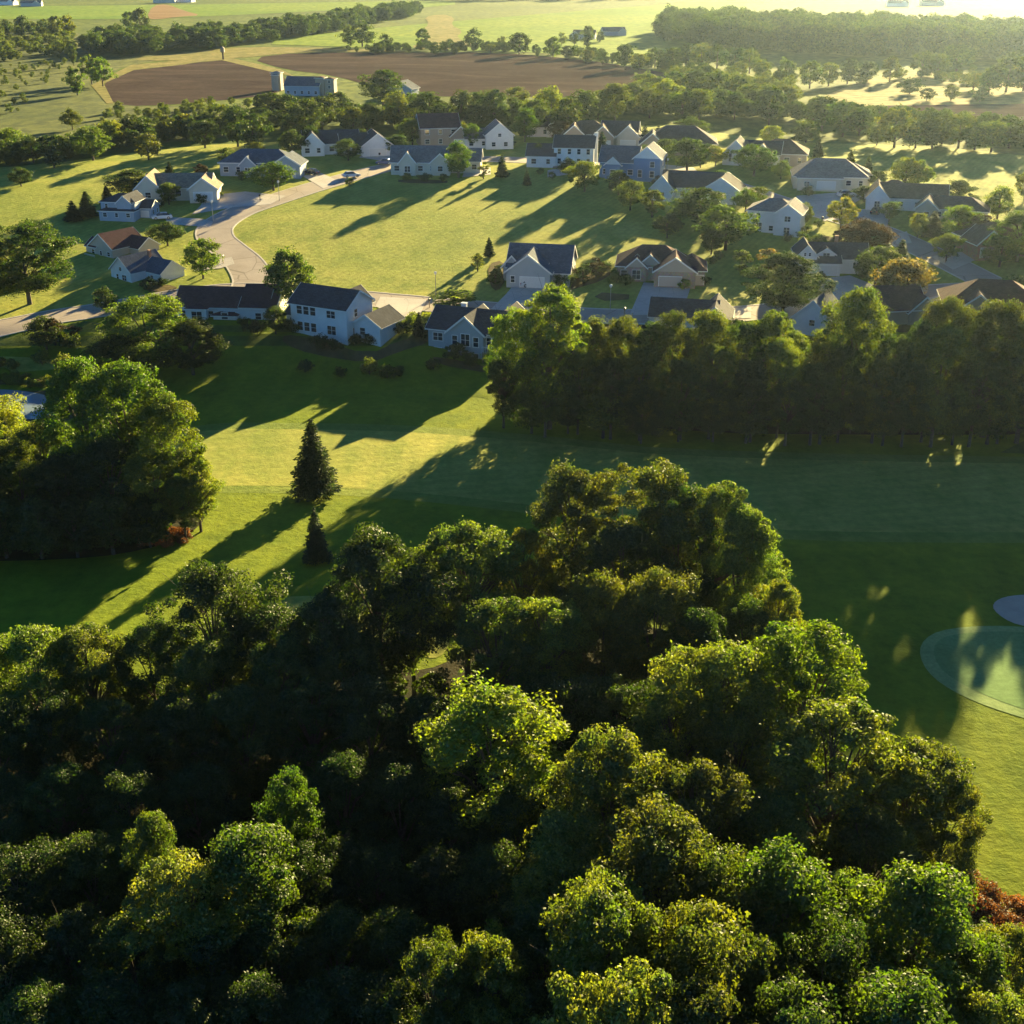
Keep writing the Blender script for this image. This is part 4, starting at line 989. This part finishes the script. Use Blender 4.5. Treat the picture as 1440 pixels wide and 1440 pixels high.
T(738, 153, 200, 17, 'maple', 'G', 'tall rounded linden rising above the back row houses')
T(787, 170, 202, 14, 'maple', 'R', 'dark red tree behind the two storey white house')
T(706, 219, 250, 9, 'fir', 'C', 'dark spruce on the back edge of the sunlit field')
T(680, 228, 252, 7, 'aspen', 'M', 'slender young tree left of the field edge spruce')
T(741, 238, 262, 6, 'fir', 'C', 'small spruce on the shaded lawn of the two storey white house')
T(800, 222, 250, 12, 'maple', 'D', 'dark round tree at the foot of the pale chimney')
T(822, 228, 270, 20, 'maple', 'Y', 'sunlit yellow green tree right of the pale chimney house')
T(886, 253, 296, 19, 'maple', 'O', 'round olive tree below the blue house')
T(917, 268, 306, 13, 'poplar', 'O', 'narrow olive tree right of the round olive tree')
T(870, 240, 275, 16, 'maple', 'D', 'dark tree against the wall of the blue house')
T(938, 300, 335, 18, 'maple', 'D', 'dark low tree beside the sloping garage gable')
T(906, 176, 206, 9, 'fir', 'C', 'dark conifer behind the cream gabled house')
T(925, 178, 206, 10, 'fir', 'C', 'second dark conifer nearest the big dark hip roof')
T(936, 196, 228, 16, 'maple', 'D', 'dark round tree in front of the big dark hip roof')
T(966, 196, 240, 24, 'maple', 'D', 'large dark tree hiding the middle of the big dark hip roof')
T(972, 165, 190, 18, 'maple', 'G', 'green dome tree behind the big dark hip roof')
T(985, 207, 236, 12, 'maple', 'G', 'left one of the two lit trees by the steep white gable')
T(1006, 205, 234, 14, 'maple', 'Y', 'right one of the two lit trees by the steep white gable')
T(1060, 203, 248, 26, 'maple', 'G', 'round green tree right of the steep white gable')
T(1084, 177, 208, 16, 'maple', 'Y', 'pale yellow green tree behind the clipped cypresses')
T(984, 266, 320, 36, 'maple', 'G', 'left dome of the leafy clump above the brown stone house')
T(1020, 290, 352, 34, 'maple', 'G', 'right and lower dome of the leafy clump above the brown stone house')
T(1048, 265, 298, 15, 'maple', 'G', 'small round tree left of the lone pale two storey house')
T(1098, 226, 252, 12, 'maple', 'G', 'small tree in front of the dark roof with cypresses')
T(1100, 358, 445, 46, 'oak', 'D', 'big dark dome tree left of the white house with dormer')
T(1080, 350, 385, 14, 'aspen', 'A', 'russet tree top behind the big dark dome tree')
T(1182, 278, 322, 18, 'maple', 'Y', 'yellow green tree in front of the broad driveway')
T(1216, 308, 355, 28, 'maple', 'R', 'dark red tree behind the white house with dormer')
T(1192, 318, 350, 18, 'maple', 'R', 'smaller dark red tree left of the dark red tree')
T(1236, 316, 352, 14, 'fir', 'C', 'dark conifer right of the dark red tree')
T(1250, 283, 312, 13, 'maple', 'G', 'small round green tree before the bright white gable')
T(1230, 345, 402, 26, 'maple', 'M', 'green tree right of the white house with dormer')
T(1264, 338, 386, 14, 'fir', 'C', 'dark pointed spruce behind the golden brown tree')
T(1268, 366, 432, 36, 'maple', 'A', 'golden brown autumn tree beside the road')
T(1150, 196, 222, 8, 'fir', 'C', 'dark spruce on the lit lawn behind the huge hip roof')
T(1195, 212, 236, 7, 'fir', 'M', 'slender spruce right of the dark spruce on the lit lawn')
T(1220, 220, 242, 6, 'fir', 'M', 'shortest spruce on the lit lawn behind the huge hip roof')
T(1272, 222, 268, 18, 'maple', 'O', 'left one of the joined round trees on the lit grass')
T(1290, 225, 266, 16, 'maple', 'O', 'right one of the joined round trees on the lit grass')
T(1232, 240, 262, 14, 'maple', 'D', 'dark round bush tree behind the huge hip roof garage')
T(1346, 254, 284, 17, 'maple', 'D', 'dark round tree beyond the low dark roof')
T(1368, 275, 296, 10, 'maple', 'D', 'small dark round tree beside the dark round tree')
T(1402, 263, 308, 20, 'maple', 'O', 'tall olive tree standing on the brightest grass')
T(1310, 298, 334, 16, 'fir', 'C', 'cone shaped dark evergreen in front of the low dark roof')
T(1346, 290, 336, 22, 'maple', 'G', 'green tree right of the cone shaped evergreen')
T(1376, 302, 340, 20, 'maple', 'R', 'dull red tree right of the green tree by the low dark roof')
T(1430, 300, 368, 42, 'oak', 'G', 'big spreading green tree at the right edge above the driveway')
T(1405, 330, 376, 26, 'maple', 'G', 'green tree just below the big spreading tree at the right edge')
T(1440, 240, 282, 14, 'maple', 'O', 'olive tree cut by the right edge on the bright grass')
T(1425, 388, 424, 28, 'maple', 'B', 'light green round tree above the broad maroon hip roof')
T(638, 410, 436, 26, 'aspen', 'O', 'wispy olive tree by the road between the two rear facing houses')
T(672, 356, 382, 8, 'aspen', 'O', 'small tree left of the grey house with the parked car')
T(688, 335, 362, 7, 'fir', 'C', 'small dark conifer at the back corner of the grey house with the parked car')
T(697, 378, 402, 9, 'aspen', 'D', 'young tree at the left wall of the grey house with the parked car')

T(440, 178, 215, 14, 'maple', 'D', 'dark tree behind the white gabled house at the left end of the back row')
T(508, 182, 212, 11, 'maple', 'D', 'slim dark tree between the two white gabled houses of the back row')
T(602, 168, 200, 10, 'fir', 'C', 'dark spruce top left of the tall brown house')
T(715, 176, 206, 9, 'fir', 'C', 'dark spruce touching the right side of the bright white gable')
T(757, 202, 232, 12, 'maple', 'M', 'green tree at the left wing of the two storey white house')
T(846, 186, 216, 10, 'fir', 'C', 'dark spruce between the two pale garage gables')
T(905, 205, 240, 12, 'maple', 'D', 'dark tree between the blue house and the big dark hip roof')
T(1012, 240, 275, 14, 'maple', 'D', 'dark tree behind the wide white garage gable')
T(1062, 262, 292, 13, 'maple', 'M', 'green tree behind the lone pale two storey house')
T(1130, 286, 318, 13, 'maple', 'M', 'green tree at the corner of the broad driveway')
T(1148, 330, 358, 14, 'maple', 'D', 'dark round tree behind the dormer gable')
T(1215, 262, 284, 12, 'maple', 'D', 'dark tree at the right end of the huge grey hip roof')
T(1330, 330, 368, 18, 'maple', 'M', 'broad green tree on the corner above the right hand road')
T(1290, 300, 335, 13, 'maple', 'O', 'olive tree left of the cone shaped evergreen')
T(1292, 375, 410, 14, 'maple', 'M', 'small green tree right of the golden brown tree')
T(1000, 322, 358, 15, 'maple', 'D', 'dark tree at the foot of the leafy clump above the brown stone house')
T(1042, 352, 385, 12, 'aspen', 'M', 'slim green tree on the lawn right of the brown stone house')
T(838, 362, 392, 12, 'aspen', 'R', 'dull red small tree between the two centre houses')
T(820, 372, 400, 10, 'aspen', 'D', 'slim dark tree beside the slate roofed grey house')
T(30, 236, 262, 14, 'maple', 'D', 'dark tree on the lawn at the far left below the hedgerow')
T(320, 208, 234, 12, 'maple', 'M', 'green tree at the left end of the long grey blue house')
T(150, 405, 440, 16, 'maple', 'D', 'dark tree in front of the white gabled house with blue roof')
T(388, 432, 470, 15, 'maple', 'D', 'dark tree in the gap between the low white house and the two storey white house')
T(590, 440, 474, 9, 'fir', 'C', 'dark evergreen right of the two storey white house')
T(602, 446, 478, 8, 'fir', 'C', 'second evergreen nearest the light grey house with the rear gable')
SHRUBS = [(100, 490, 'M'), (105, 474, 'R'), (208, 408, 'C'), (226, 402, 'D'), (150, 420, 'D'), (345, 462, 'D'), (372, 466, 'D'), (362, 470, 'C'), (402, 462, 'M'), (415, 468, 'D'), (450, 492, 'D'), (470, 494, 'D'), (500, 486, 'D'), (520, 484, 'D'), (560, 470, 'M'), (572, 468, 'B'),
          (583, 462, 'B'), (596, 466, 'D'), (604, 462, 'Y'), (640, 506, 'D'), (658, 508, 'M'), (690, 516, 'B'), (662, 515, 'D'), (520, 528, 'O'), (535, 530, 'B'), (545, 534, 'M'), (560, 530, 'D'), (480, 530, 'D'), (430, 524, 'D'), (610, 522, 'D'),
          (696, 400, 'D'), (702, 384, 'M'), (790, 404, 'D'), (800, 400, 'M'), (812, 392, 'R'), (824, 386, 'D'), (838, 390, 'M'), (850, 384, 'D'), (866, 398, 'G'), (880, 402, 'G'), (962, 408, 'B'), (992, 402, 'D'), (1000, 372, 'M'), (1010, 366, 'M'),
          (1128, 342, 'D'), (1134, 330, 'D'), (1108, 340, 'M'), (1150, 320, 'D'), (1130, 352, 'O'), (1212, 392, 'D'), (1152, 400, 'D'), (1290, 394, 'C'), (1302, 398, 'G'), (1250, 390, 'M'), (1284, 316, 'D'), (1296, 318, 'M'), (1136, 276, 'D'), (1190, 284, 'D'),
          (492, 262, 'D'), (596, 256, 'D'), (624, 256, 'M'), (572, 254, 'M'), (760, 246, 'D'), (776, 252, 'M'), (306, 278, 'M'), (284, 286, 'D'), (340, 254, 'D'), (225, 292, 'D'), (862, 268, 'D'), (925, 262, 'R'), (1016, 284, 'D'), (20, 520, 'M'), (60, 514, 'M'), (90, 522, 'O'), (2, 516, 'D')]
def near_thing(px, py, things):
    return min(things, key=lambda t: (t[1] - px) ** 2 + ((t[2] - py) * 1.6) ** 2)
MARKS = [('the white two storey house', 468, 463), ('the light grey rear gabled house', 668, 478), ('the long maroon roofed house', 322, 437), ('the white gabled house with blue roof', 196, 386), ('the two storey blue grey house', 176, 304), ('the tan roofed house', 256, 276),
         ('the long grey blue house', 368, 243), ('the cream house with front gables', 594, 241), ('the two storey white house with chimney', 796, 232), ('the blue house', 888, 247), ('the grey house with parked car', 762, 388), ('the brown stone faced house', 918, 384), ('the lone pale two storey house', 1088, 321),
         ('the white house with dormer', 1163, 377), ('the house with bright white gable', 1270, 290), ('the huge grey hip roof', 1164, 260), ('the golden brown tree', 1268, 390), ('the left tee', 60, 516), ('the slope below the white houses', 530, 530)]
bym = {}
for s in SHRUBS: bym.setdefault(near_thing(s[0], s[1], MARKS)[0], []).append(s)
for mk, ss in bym.items():
    ss.sort()
    for i, (px, py, c) in enumerate(ss):
        o = tree(px, py, 1.7 + TRND.random() * 1.1, 'shrub', c, '%s %s shrub%s beside %s' % (CNAME[c], 'rounded', (', %s from the left' % ORD[i]) if len(ss) > 1 else '', mk), 'shrubs around the houses', 1.0, mode='base')
for i, px in enumerate((1126, 1131, 1137, 1142, 1147, 1152)):
    tree(px, 229 + i * 0.4, 2.6, 'aspen', 'D', 'clipped dark cypress, %s from the left in the short row behind the huge hip roof' % ORD[i], 'clipped cypresses in a row', .35, cat='cypress', mode='base')

# hedgerow behind the houses
HG = 'trees of the hedgerow behind the houses'
R_ = random.Random(11)
hl = [(-15, 182), (15, 180), (42, 192), (70, 190), (98, 152), (125, 178), (150, 168), (178, 165), (205, 188), (232, 162), (262, 160), (285, 170), (306, 146), (330, 150), (352, 160), (378, 130), (402, 132), (425, 138), (450, 135), (472, 128), (495, 150), (515, 145), (537, 98), (560, 130), (582, 132), (602, 130), (625, 145),
      (648, 128), (672, 130), (695, 126), (728, 122), (752, 140), (776, 124), (800, 138), (818, 128), (842, 128), (866, 118), (890, 118), (915, 125), (938, 112), (962, 128), (985, 126), (1010, 124), (1035, 130), (1060, 126), (1085, 122), (1106, 120)]
row([(x, y, {True: 12.5}.get(y < 110, R_.uniform(8.5, 12) * (0.75 if x < 330 else 1)), R_.choice(('elm', 'maple', 'maple')), R_.choice('DDDDMMO') if x not in (262, 150, 938) else 'Y', R_.uniform(1.2, 1.65)) for x, y in hl], 'in the hedgerow behind the houses', HG)
# right part of the hedgerow and scattered far rows
row([(x, y, h * 0.95, 'elm', R_.choice('DDM'), R_.uniform(1.3, 1.8)) for x, y, h in [(1136, 168, 7), (1160, 135, 11), (1190, 142, 11), (1212, 150, 9), (1236, 176, 6), (1264, 150, 12), (1292, 170, 8), (1316, 166, 9), (1330, 160, 9), (1354, 160, 10), (1376, 172, 8), (1400, 170, 9), (1425, 165, 9), (1450, 168, 9)]],
    'in the hedgerow right of the houses', 'trees of the right hand hedgerow')
row([(x, y, h * 0.92, 'elm', R_.choice('DDM'), w * 1.35) for x, y, h, w in [(492, 36, 12, 1), (508, 32, 14, 1.1), (542, 48, 9, .9), (528, 60, 6, 1.3), (594, 40, 11, .7), (610, 64, 5, 1.5), (640, 66, 4, 1.5), (665, 41, 12, .9), (690, 62, 5, 1.5), (706, 50, 8, .6), (730, 46, 12, 1.1), (756, 68, 5, .6), (778, 52, 11, .8), (798, 64, 7, 1.2), (826, 70, 7, 1.2), (848, 72, 7, 1.0),
      (862, 74, 6, .6), (880, 62, 12, .9), (900, 76, 8, 1.2), (922, 66, 10, 1), (946, 66, 10, 1), (966, 62, 11, 1), (988, 62, 12, 1), (1010, 62, 12, 1), (1034, 66, 12, 1), (1056, 70, 11, 1), (1072, 82, 9, 1)]],
    'along the top edge of the brown ploughed field', 'trees between the ploughed field and the yellow field')
row([(x, y, h * 0.92, 'elm', R_.choice('DDM'), w * 1.35) for x, y, h, w in [(925, 108, 10, 1), (950, 100, 10, 1), (980, 98, 11, 1.1), (1008, 100, 11, 1), (1040, 104, 10, 1.1), (1108, 82, 13, .8), (1142, 84, 12, .9), (1168, 88, 10, 1), (1195, 82, 11, 1), (1222, 86, 9, 1.1), (1255, 80, 11, .8), (1282, 108, 7, 1.3), (1300, 72, 12, 1.1), (1322, 74, 11, 1), (1350, 62, 13, 1), (1372, 100, 8, 1.3),
      (1395, 98, 10, 1), (1422, 78, 15, 1.1), (1446, 80, 14, 1), (1340, 120, 6, 1.2), (1305, 124, 5, 1.2), (1380, 122, 6, 1.3)]],
    'among the hazy trees at upper right', 'hazy trees at upper right')
row([(104, 96, 10, 'elm', 'M', 1.1), (124, 76, 12, 'elm', 'M', 1), (140, 82, 11, 'elm', 'G', 1.1), (100, 62, 10, 'elm', 'M', .6), (195, 12, 16, 'elm', 'M', 1), (180, 16, 14, 'elm', 'M', .9), (30, 22, 12, 'elm', 'D', 1.1), (56, 28, 9, 'elm', 'D', 1), (76, 22, 14, 'elm', 'M', .9), (92, 20, 14, 'elm', 'M', .9), (8, 30, 8, 'elm', 'D', 1.2),
     (826, 36, 12, 'elm', 'M', .9), (845, 44, 6, 'elm', 'D', 1), (808, 46, 7, 'elm', 'D', 1), (790, 46, 7, 'elm', 'M', .9), (842, 48, 5, 'elm', 'D', .7)], 'scattered across the far fields', 'lone trees in the far fields')

# far-off woods and scrub that read as one mass, and low ground cover
def mass(name, pix, n, h0, h1, mat_col, label, seed, kinds=('elm',), w=1.2, fwd=1.0):
    """one mesh of many crowns filling the ground outline"""
    rng = random.Random(seed); nr = np.random.default_rng(seed)
    P = [at(*p) for p in pix]; P = [Vector((p.x, p.y)) for p in P]
    x0, x1 = min(p.x for p in P), max(p.x for p in P); y0, y1 = min(p.y for p in P), max(p.y for p in P)
    Vs = []; c = 0
    src = []
    for cm, tm, H0, R0 in PROTO[kinds[0]]:
        a = np.zeros(len(cm.vertices) * 3, np.float32); cm.vertices.foreach_get('co', a); src.append((a.reshape(-1, 4, 3), H0))
    k = 0
    while k < n and c < n * 60:
        c += 1
        x, y = rng.uniform(x0, x1), rng.uniform(y0, y1)
        if not inside(P, x, y): continue
        k += 1
        a, H0 = src[rng.randrange(len(src))]
        h = rng.uniform(h0, h1); s = h / H0
        t = rng.random() * 6.28; ca, sa = math.cos(t), math.sin(t)
        m = a.copy()
        X_ = (m[..., 0] * ca - m[..., 1] * sa) * s * w + x; Y_ = (m[..., 0] * sa + m[..., 1] * ca) * s * w + y
        Z_ = m[..., 2] * s + G(x, y)
        Vs.append(np.stack([X_, Y_, Z_], -1))
    V = np.concatenate(Vs).reshape(-1, 3)
    o = link(name, np_mesh(name, V, np.arange(len(V)).reshape(-1, 4), LEAF))
    o.color = (*COLS[mat_col], 1)
    tag(o, label, 'wood' if h1 > 5 else 'undergrowth', None, 'stuff')
    return o
mass('forest', [(925, 58), (960, 66), (1010, 72), (1150, 80), (1300, 84), (1520, 98), (1520, 68), (1300, 58), (1010, 46), (940, 44)], 480, 12, 17, 'D', 'hazy forest edge across the top right of the view', 3, w=1.25)
mass('forest', [(104, 80), (150, 82), (250, 76), (345, 66), (480, 44), (560, 28), (600, 22), (560, 18), (480, 34), (330, 56), (150, 64)], 300, 7, 12, 'D', 'bluish belt of trees crossing the far left fields', 4)
mass('scrub', [(-60, 46), (100, 36), (110, 80), (-60, 92)], 260, 2, 7, 'M', 'pale scrub in the marsh at the far left', 6)
mass('scrub', [(150, 158), (300, 146), (400, 146), (380, 175), (240, 188), (140, 185)], 70, 1.5, 4, 'M', 'low scrub between the brown field and the hedgerow', 7)
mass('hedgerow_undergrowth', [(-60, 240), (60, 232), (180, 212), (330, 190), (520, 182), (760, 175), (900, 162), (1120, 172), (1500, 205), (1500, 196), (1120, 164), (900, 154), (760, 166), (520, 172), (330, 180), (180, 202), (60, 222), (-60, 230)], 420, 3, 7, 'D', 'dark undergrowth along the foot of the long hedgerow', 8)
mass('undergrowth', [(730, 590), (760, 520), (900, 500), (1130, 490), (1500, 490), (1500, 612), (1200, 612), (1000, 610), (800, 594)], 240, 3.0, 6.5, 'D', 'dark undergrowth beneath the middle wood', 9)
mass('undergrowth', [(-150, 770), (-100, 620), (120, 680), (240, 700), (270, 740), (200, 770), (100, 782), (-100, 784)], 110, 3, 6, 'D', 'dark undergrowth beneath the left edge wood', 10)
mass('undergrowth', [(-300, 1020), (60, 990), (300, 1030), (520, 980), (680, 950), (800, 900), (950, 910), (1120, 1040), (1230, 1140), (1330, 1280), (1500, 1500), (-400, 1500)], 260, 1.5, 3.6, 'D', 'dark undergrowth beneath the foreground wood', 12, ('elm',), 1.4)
mass('brush', [(1330, 1230), (1375, 1255), (1460, 1290), (1480, 1380), (1400, 1330), (1340, 1280)], 46, 0.8, 1.8, 'Q', 'reddish brown brush at the lower right edge of the wood', 13, ('shrub',), 1.1)
mass('brush', [(200, 768), (270, 742), (285, 752), (240, 778)], 16, 0.8, 1.6, 'Q', 'reddish brush at the foot of the left edge wood', 14, ('shrub',), 1.1)
mass('reeds', [(-60, 545), (-60, 531), (30, 531), (90, 537), (96, 550), (40, 545)], 40, 0.8, 1.6, 'O', 'brown reeds on the bank of the pond', 15, ('shrub',), 1.1)

mass('hedge', [(485, 76), (600, 74), (700, 74), (820, 84), (900, 96), (1000, 112), (1000, 106), (900, 90), (820, 79), (700, 70), (600, 70), (485, 71)], 120, 3, 6, 'D', 'low dark hedge along the top edge of the brown ploughed field', 21)
mass('copse', [(880, 135), (930, 112), (1000, 106), (1080, 112), (1120, 128), (1110, 150), (1000, 148)], 45, 5, 8.5, 'M', 'thick copse behind the hedgerow right of centre', 22)
mass('scrub', [(1100, 128), (1180, 116), (1250, 118), (1260, 108), (1400, 104), (1500, 112), (1500, 124), (1400, 120), (1300, 118), (1180, 124)], 30, 2, 5, 'M', 'hazy scrub among the sunlit clearings at upper right', 23)
mass('scrub', [(-60, 150), (-60, 95), (90, 88), (110, 100), (60, 120), (0, 190)], 90, 1.0, 3, 'M', 'scattered low scrub on the meadow at far left', 24)
mass('forest', [(620, 2), (900, 0), (1060, -4), (1060, -8), (620, -3)], 60, 12, 16, 'D', 'faint line of trees at the very top of the view', 25)

mass('forest', [(1480, 470), (1900, 470), (2000, 600), (1480, 605)], 60, 15, 20, 'M', 'unseen wood going on past the right edge, added to shade bunker and green', 31, ('oak',), 1.0)  # unseen trees outside the frame, added so their shade reaches bunker and green
# ------------------------------------------------------------------ cars, lamps, mailboxes
def car_paint(name, c):
    return plain_mat(name, c, 0.25, 0.03, 1.0, 0.0, 0.6)
TYRE = plain_mat('tyre_rubber', (0.02, 0.02, 0.02), 0.9)
RIM = plain_mat('wheel_rim', (0.5, 0.5, 0.5), 0.3, 0.1, 5, 0.05, 0.5, 0.8)
LAMPM = plain_mat('lamp_glass', (0.75, 0.75, 0.7), 0.2, 0.05)
REDM = plain_mat('tail_lamp', (0.4, 0.02, 0.02), 0.3, 0.05)
def car_data(paint):
    def extr(prof, w0, w1, zmid):
        mb = MB(); n = len(prof)
        L0 = [(x, -(w0 if z < zmid else w1), z) for x, z in prof]; L1 = [(x, -y, z) for x, y, z in L0]
        b = len(mb.v); mb.v += L0 + L1
        mb.f.append(tuple(range(n))); mb.f.append(tuple(range(n, 2 * n))[::-1])
        for i in range(n): j = (i + 1) % n; mb.f.append((j, i, n + i, n + j))
        return mb
    body = extr([(-2.2, .32), (-2.25, .6), (-2.15, .86), (-1.5, .92), (-.2, .95), (.9, .93), (1.7, .82), (2.15, .68), (2.22, .42), (2.1, .28), (-2.1, .25)], .86, .84, .9)
    bm_ = body.mesh('body', paint)
    cab = extr([(-1.75, .9), (-1.25, 1.38), (-.5, 1.46), (.35, 1.42), (1.1, .9)], .82, .64, 1.0).mesh('cabin', GLASS)
    top = MB(); top.hexa([(-1.2, -.62, 1.385), (.3, -.62, 1.42), (.3, .62, 1.42), (-1.2, .62, 1.385)], [(-1.15, -.58, 1.47), (.25, -.58, 1.48), (.25, .58, 1.48), (-1.15, .58, 1.47)])
    top = top.mesh('car_roof', paint)
    wh = MB(); wh.tube([(0, -.11, 0), (0, .11, 0)], [.32, .32], 16); wh = wh.mesh('wheel', TYRE)
    rm = MB(); rm.tube([(0, -.125, 0), (0, .125, 0)], [.19, .19], 12); rm = rm.mesh('rim', RIM)
    hl = MB(); hl.box(2.1, 2.235, -.14, .14, .56, .7); hl = hl.mesh('headlight', LAMPM)
    tl = MB(); tl.box(-2.28, -2.18, -.12, .12, .64, .8); tl = tl.mesh('tail_light', REDM)
    return bm_, cab, top, wh, rm, hl, tl
def car(px, py, rot, data, label):
    p = at(px, py); bm_, cab, top, wh, rm, hl, tl = data
    o = empty('parked_car', (p.x, p.y, G(p.x, p.y) + 0.15), math.radians(rot))
    tag(o, label, 'car', 'cars parked at the houses')
    link('body', bm_, o); c = link('cabin', cab, o); link('car_roof', top, c)
    for x in (-1.35, 1.38):
        for y in (-.78, .78):
            w = link('wheel', wh, o); w.location = (x, y, .32); link('rim', rm, w)
    for y in (-.6, .6):
        a = link('headlight', hl, o); a.location = (0, y, 0); a = link('tail_light', tl, o); a.location = (0, y, 0)
dark = car_data(car_paint('dark_car_paint', (0.02, 0.025, 0.04))); silver = car_data(car_paint('silver_car_paint', (0.6, 0.62, 0.65)))
white_c = car_data(car_paint('white_car_paint', (0.75, 0.75, 0.75))); blue_c = car_data(car_paint('blue_car_paint', (0.03, 0.06, 0.2)))
car(438, 246, 150, dark, 'dark car in the driveway of the long grey blue house')
car(746, 403, 20, silver, 'silver car on the driveway of the grey house with a slate roof')
car(526, 219, 160, dark, 'dark car beneath the open white gable of the back row')
car(541, 232, 170, blue_c, 'dark blue car at the roadside by the cream house with front gables')
car(494, 250, 25, silver, 'silver car on the road verge right of the long grey blue house')
car(1190, 277, 10, white_c, 'white car at the garage of the huge grey hip roof')
car(1232, 301, 60, dark, 'dark car left of the bright white gable')
car(1404, 350, 15, white_c, 'white car on the driveway under the right edge trees')
car(228, 309, 200, white_c, 'white car beside the two storey blue grey house')

METAL = plain_mat('lamp_metal', (0.3, 0.3, 0.3), 0.4, 0.1, 3, 0.05, 0.5, 0.5)
pb = MB(); pb.tube([(0, 0, -.3), (0, 0, .3), (0, 0, 4.2)], [.12, .07, .05], 8); POST = pb.mesh('post', METAL)
pb = MB(); pb.tube([(0, 0, 4.15), (0, 0, 4.3), (0, 0, 4.62), (0, 0, 4.75)], [.1, .22, .28, .08], 10); GLOBE = pb.mesh('lamp_head', LAMPM)
for px, py, lab in ((393, 283, 'white topped street lamp by the road near the long grey blue house'), (613, 417, 'white topped street lamp on the lower edge of the sunlit field'), (858, 436, 'white topped street lamp before the brown stone faced house'),
                    (1340, 366, 'white topped street lamp beside the right hand road'), (1232, 402, 'white topped street lamp near the golden brown tree'), (938, 250, 'white topped street lamp at the road behind the blue house'), (300, 312, 'white topped street lamp at the top of the road bend')):
    p = at(px, py); o = empty('street_lamp', (p.x, p.y, G(p.x, p.y))); tag(o, lab, 'street lamp', 'street lamps along the roads')
    link('post', POST, o); link('lamp_head', GLOBE, o)
pb = MB(); pb.box(-.06, .06, -.06, .06, -.3, 1.05); MP = pb.mesh('post', WOODM)
pb = MB(); pb.tube([(0, -.3, 1.2), (0, .3, 1.2)], [.17, .17], 10); MBX = pb.mesh('mailbox_body', plain_mat('mailbox_paint', (0.03, 0.03, 0.03), 0.4))
for px, py, lab in ((314, 371, 'black mailbox on the lit verge inside the road bend'), (366, 284, 'black mailbox at the driveway of the long grey blue house'), (604, 433, 'black mailbox behind the white two storey house'),
                    (1156, 316, 'black mailbox on the lit grass by the lone pale house'), (1329, 370, 'black mailbox at the right hand road junction'), (878, 446, 'black mailbox at the foot of the wide concrete driveway')):
    p = at(px, py); o = empty('mailbox', (p.x, p.y, G(p.x, p.y))); tag(o, lab, 'mailbox', 'mailboxes along the roads'); o.scale = (1.3, 1.3, 1.3)
    link('post', MP, o); link('mailbox_body', MBX, o)
# lone hunting post beside the ploughed field
p = at(314, 84); o = empty('field_post', (p.x, p.y, G(p.x, p.y))); tag(o, 'lone dark post at the top corner of the small ploughed field', 'post')
pb = MB(); pb.tube([(0, 0, -.5), (0, 0, 5.5)], [.5, .35], 8); pb.build('post', BARK, o)
pb = MB(); pb.box(-.9, .9, -.9, .9, 3.4, 5.2); pb.hexa([(-1.1, -1.1, 5.2), (1.1, -1.1, 5.2), (1.1, 1.1, 5.2), (-1.1, 1.1, 5.2)], [(-.1, -.1, 6.2), (.1, -.1, 6.2), (.1, .1, 6.2), (-.1, .1, 6.2)]); pb.build('box', WOODM, o)

# ------------------------------------------------------------------ the air
hm = bpy.data.materials.new('haze'); hm.use_nodes = True
hn = hm.node_tree; hn.nodes.clear()
hv = hn.nodes.new('ShaderNodeVolumePrincipled'); ho = hn.nodes.new('ShaderNodeOutputMaterial')
hv.inputs['Color'].default_value = (0.58, 0.77, 1.0, 1)
hv.inputs['Density'].default_value = HAZE_D
hv.inputs['Anisotropy'].default_value = 0.78
hn.links.new(hv.outputs[0], ho.inputs['Volume'])
hb = MB(); hb.box(-5700, 5700, -5700, 5700, GROUND_MIN - 1.0, max(CAMH, 45) + 6)
tag(hb.build('haze', hm), kind='stuff')
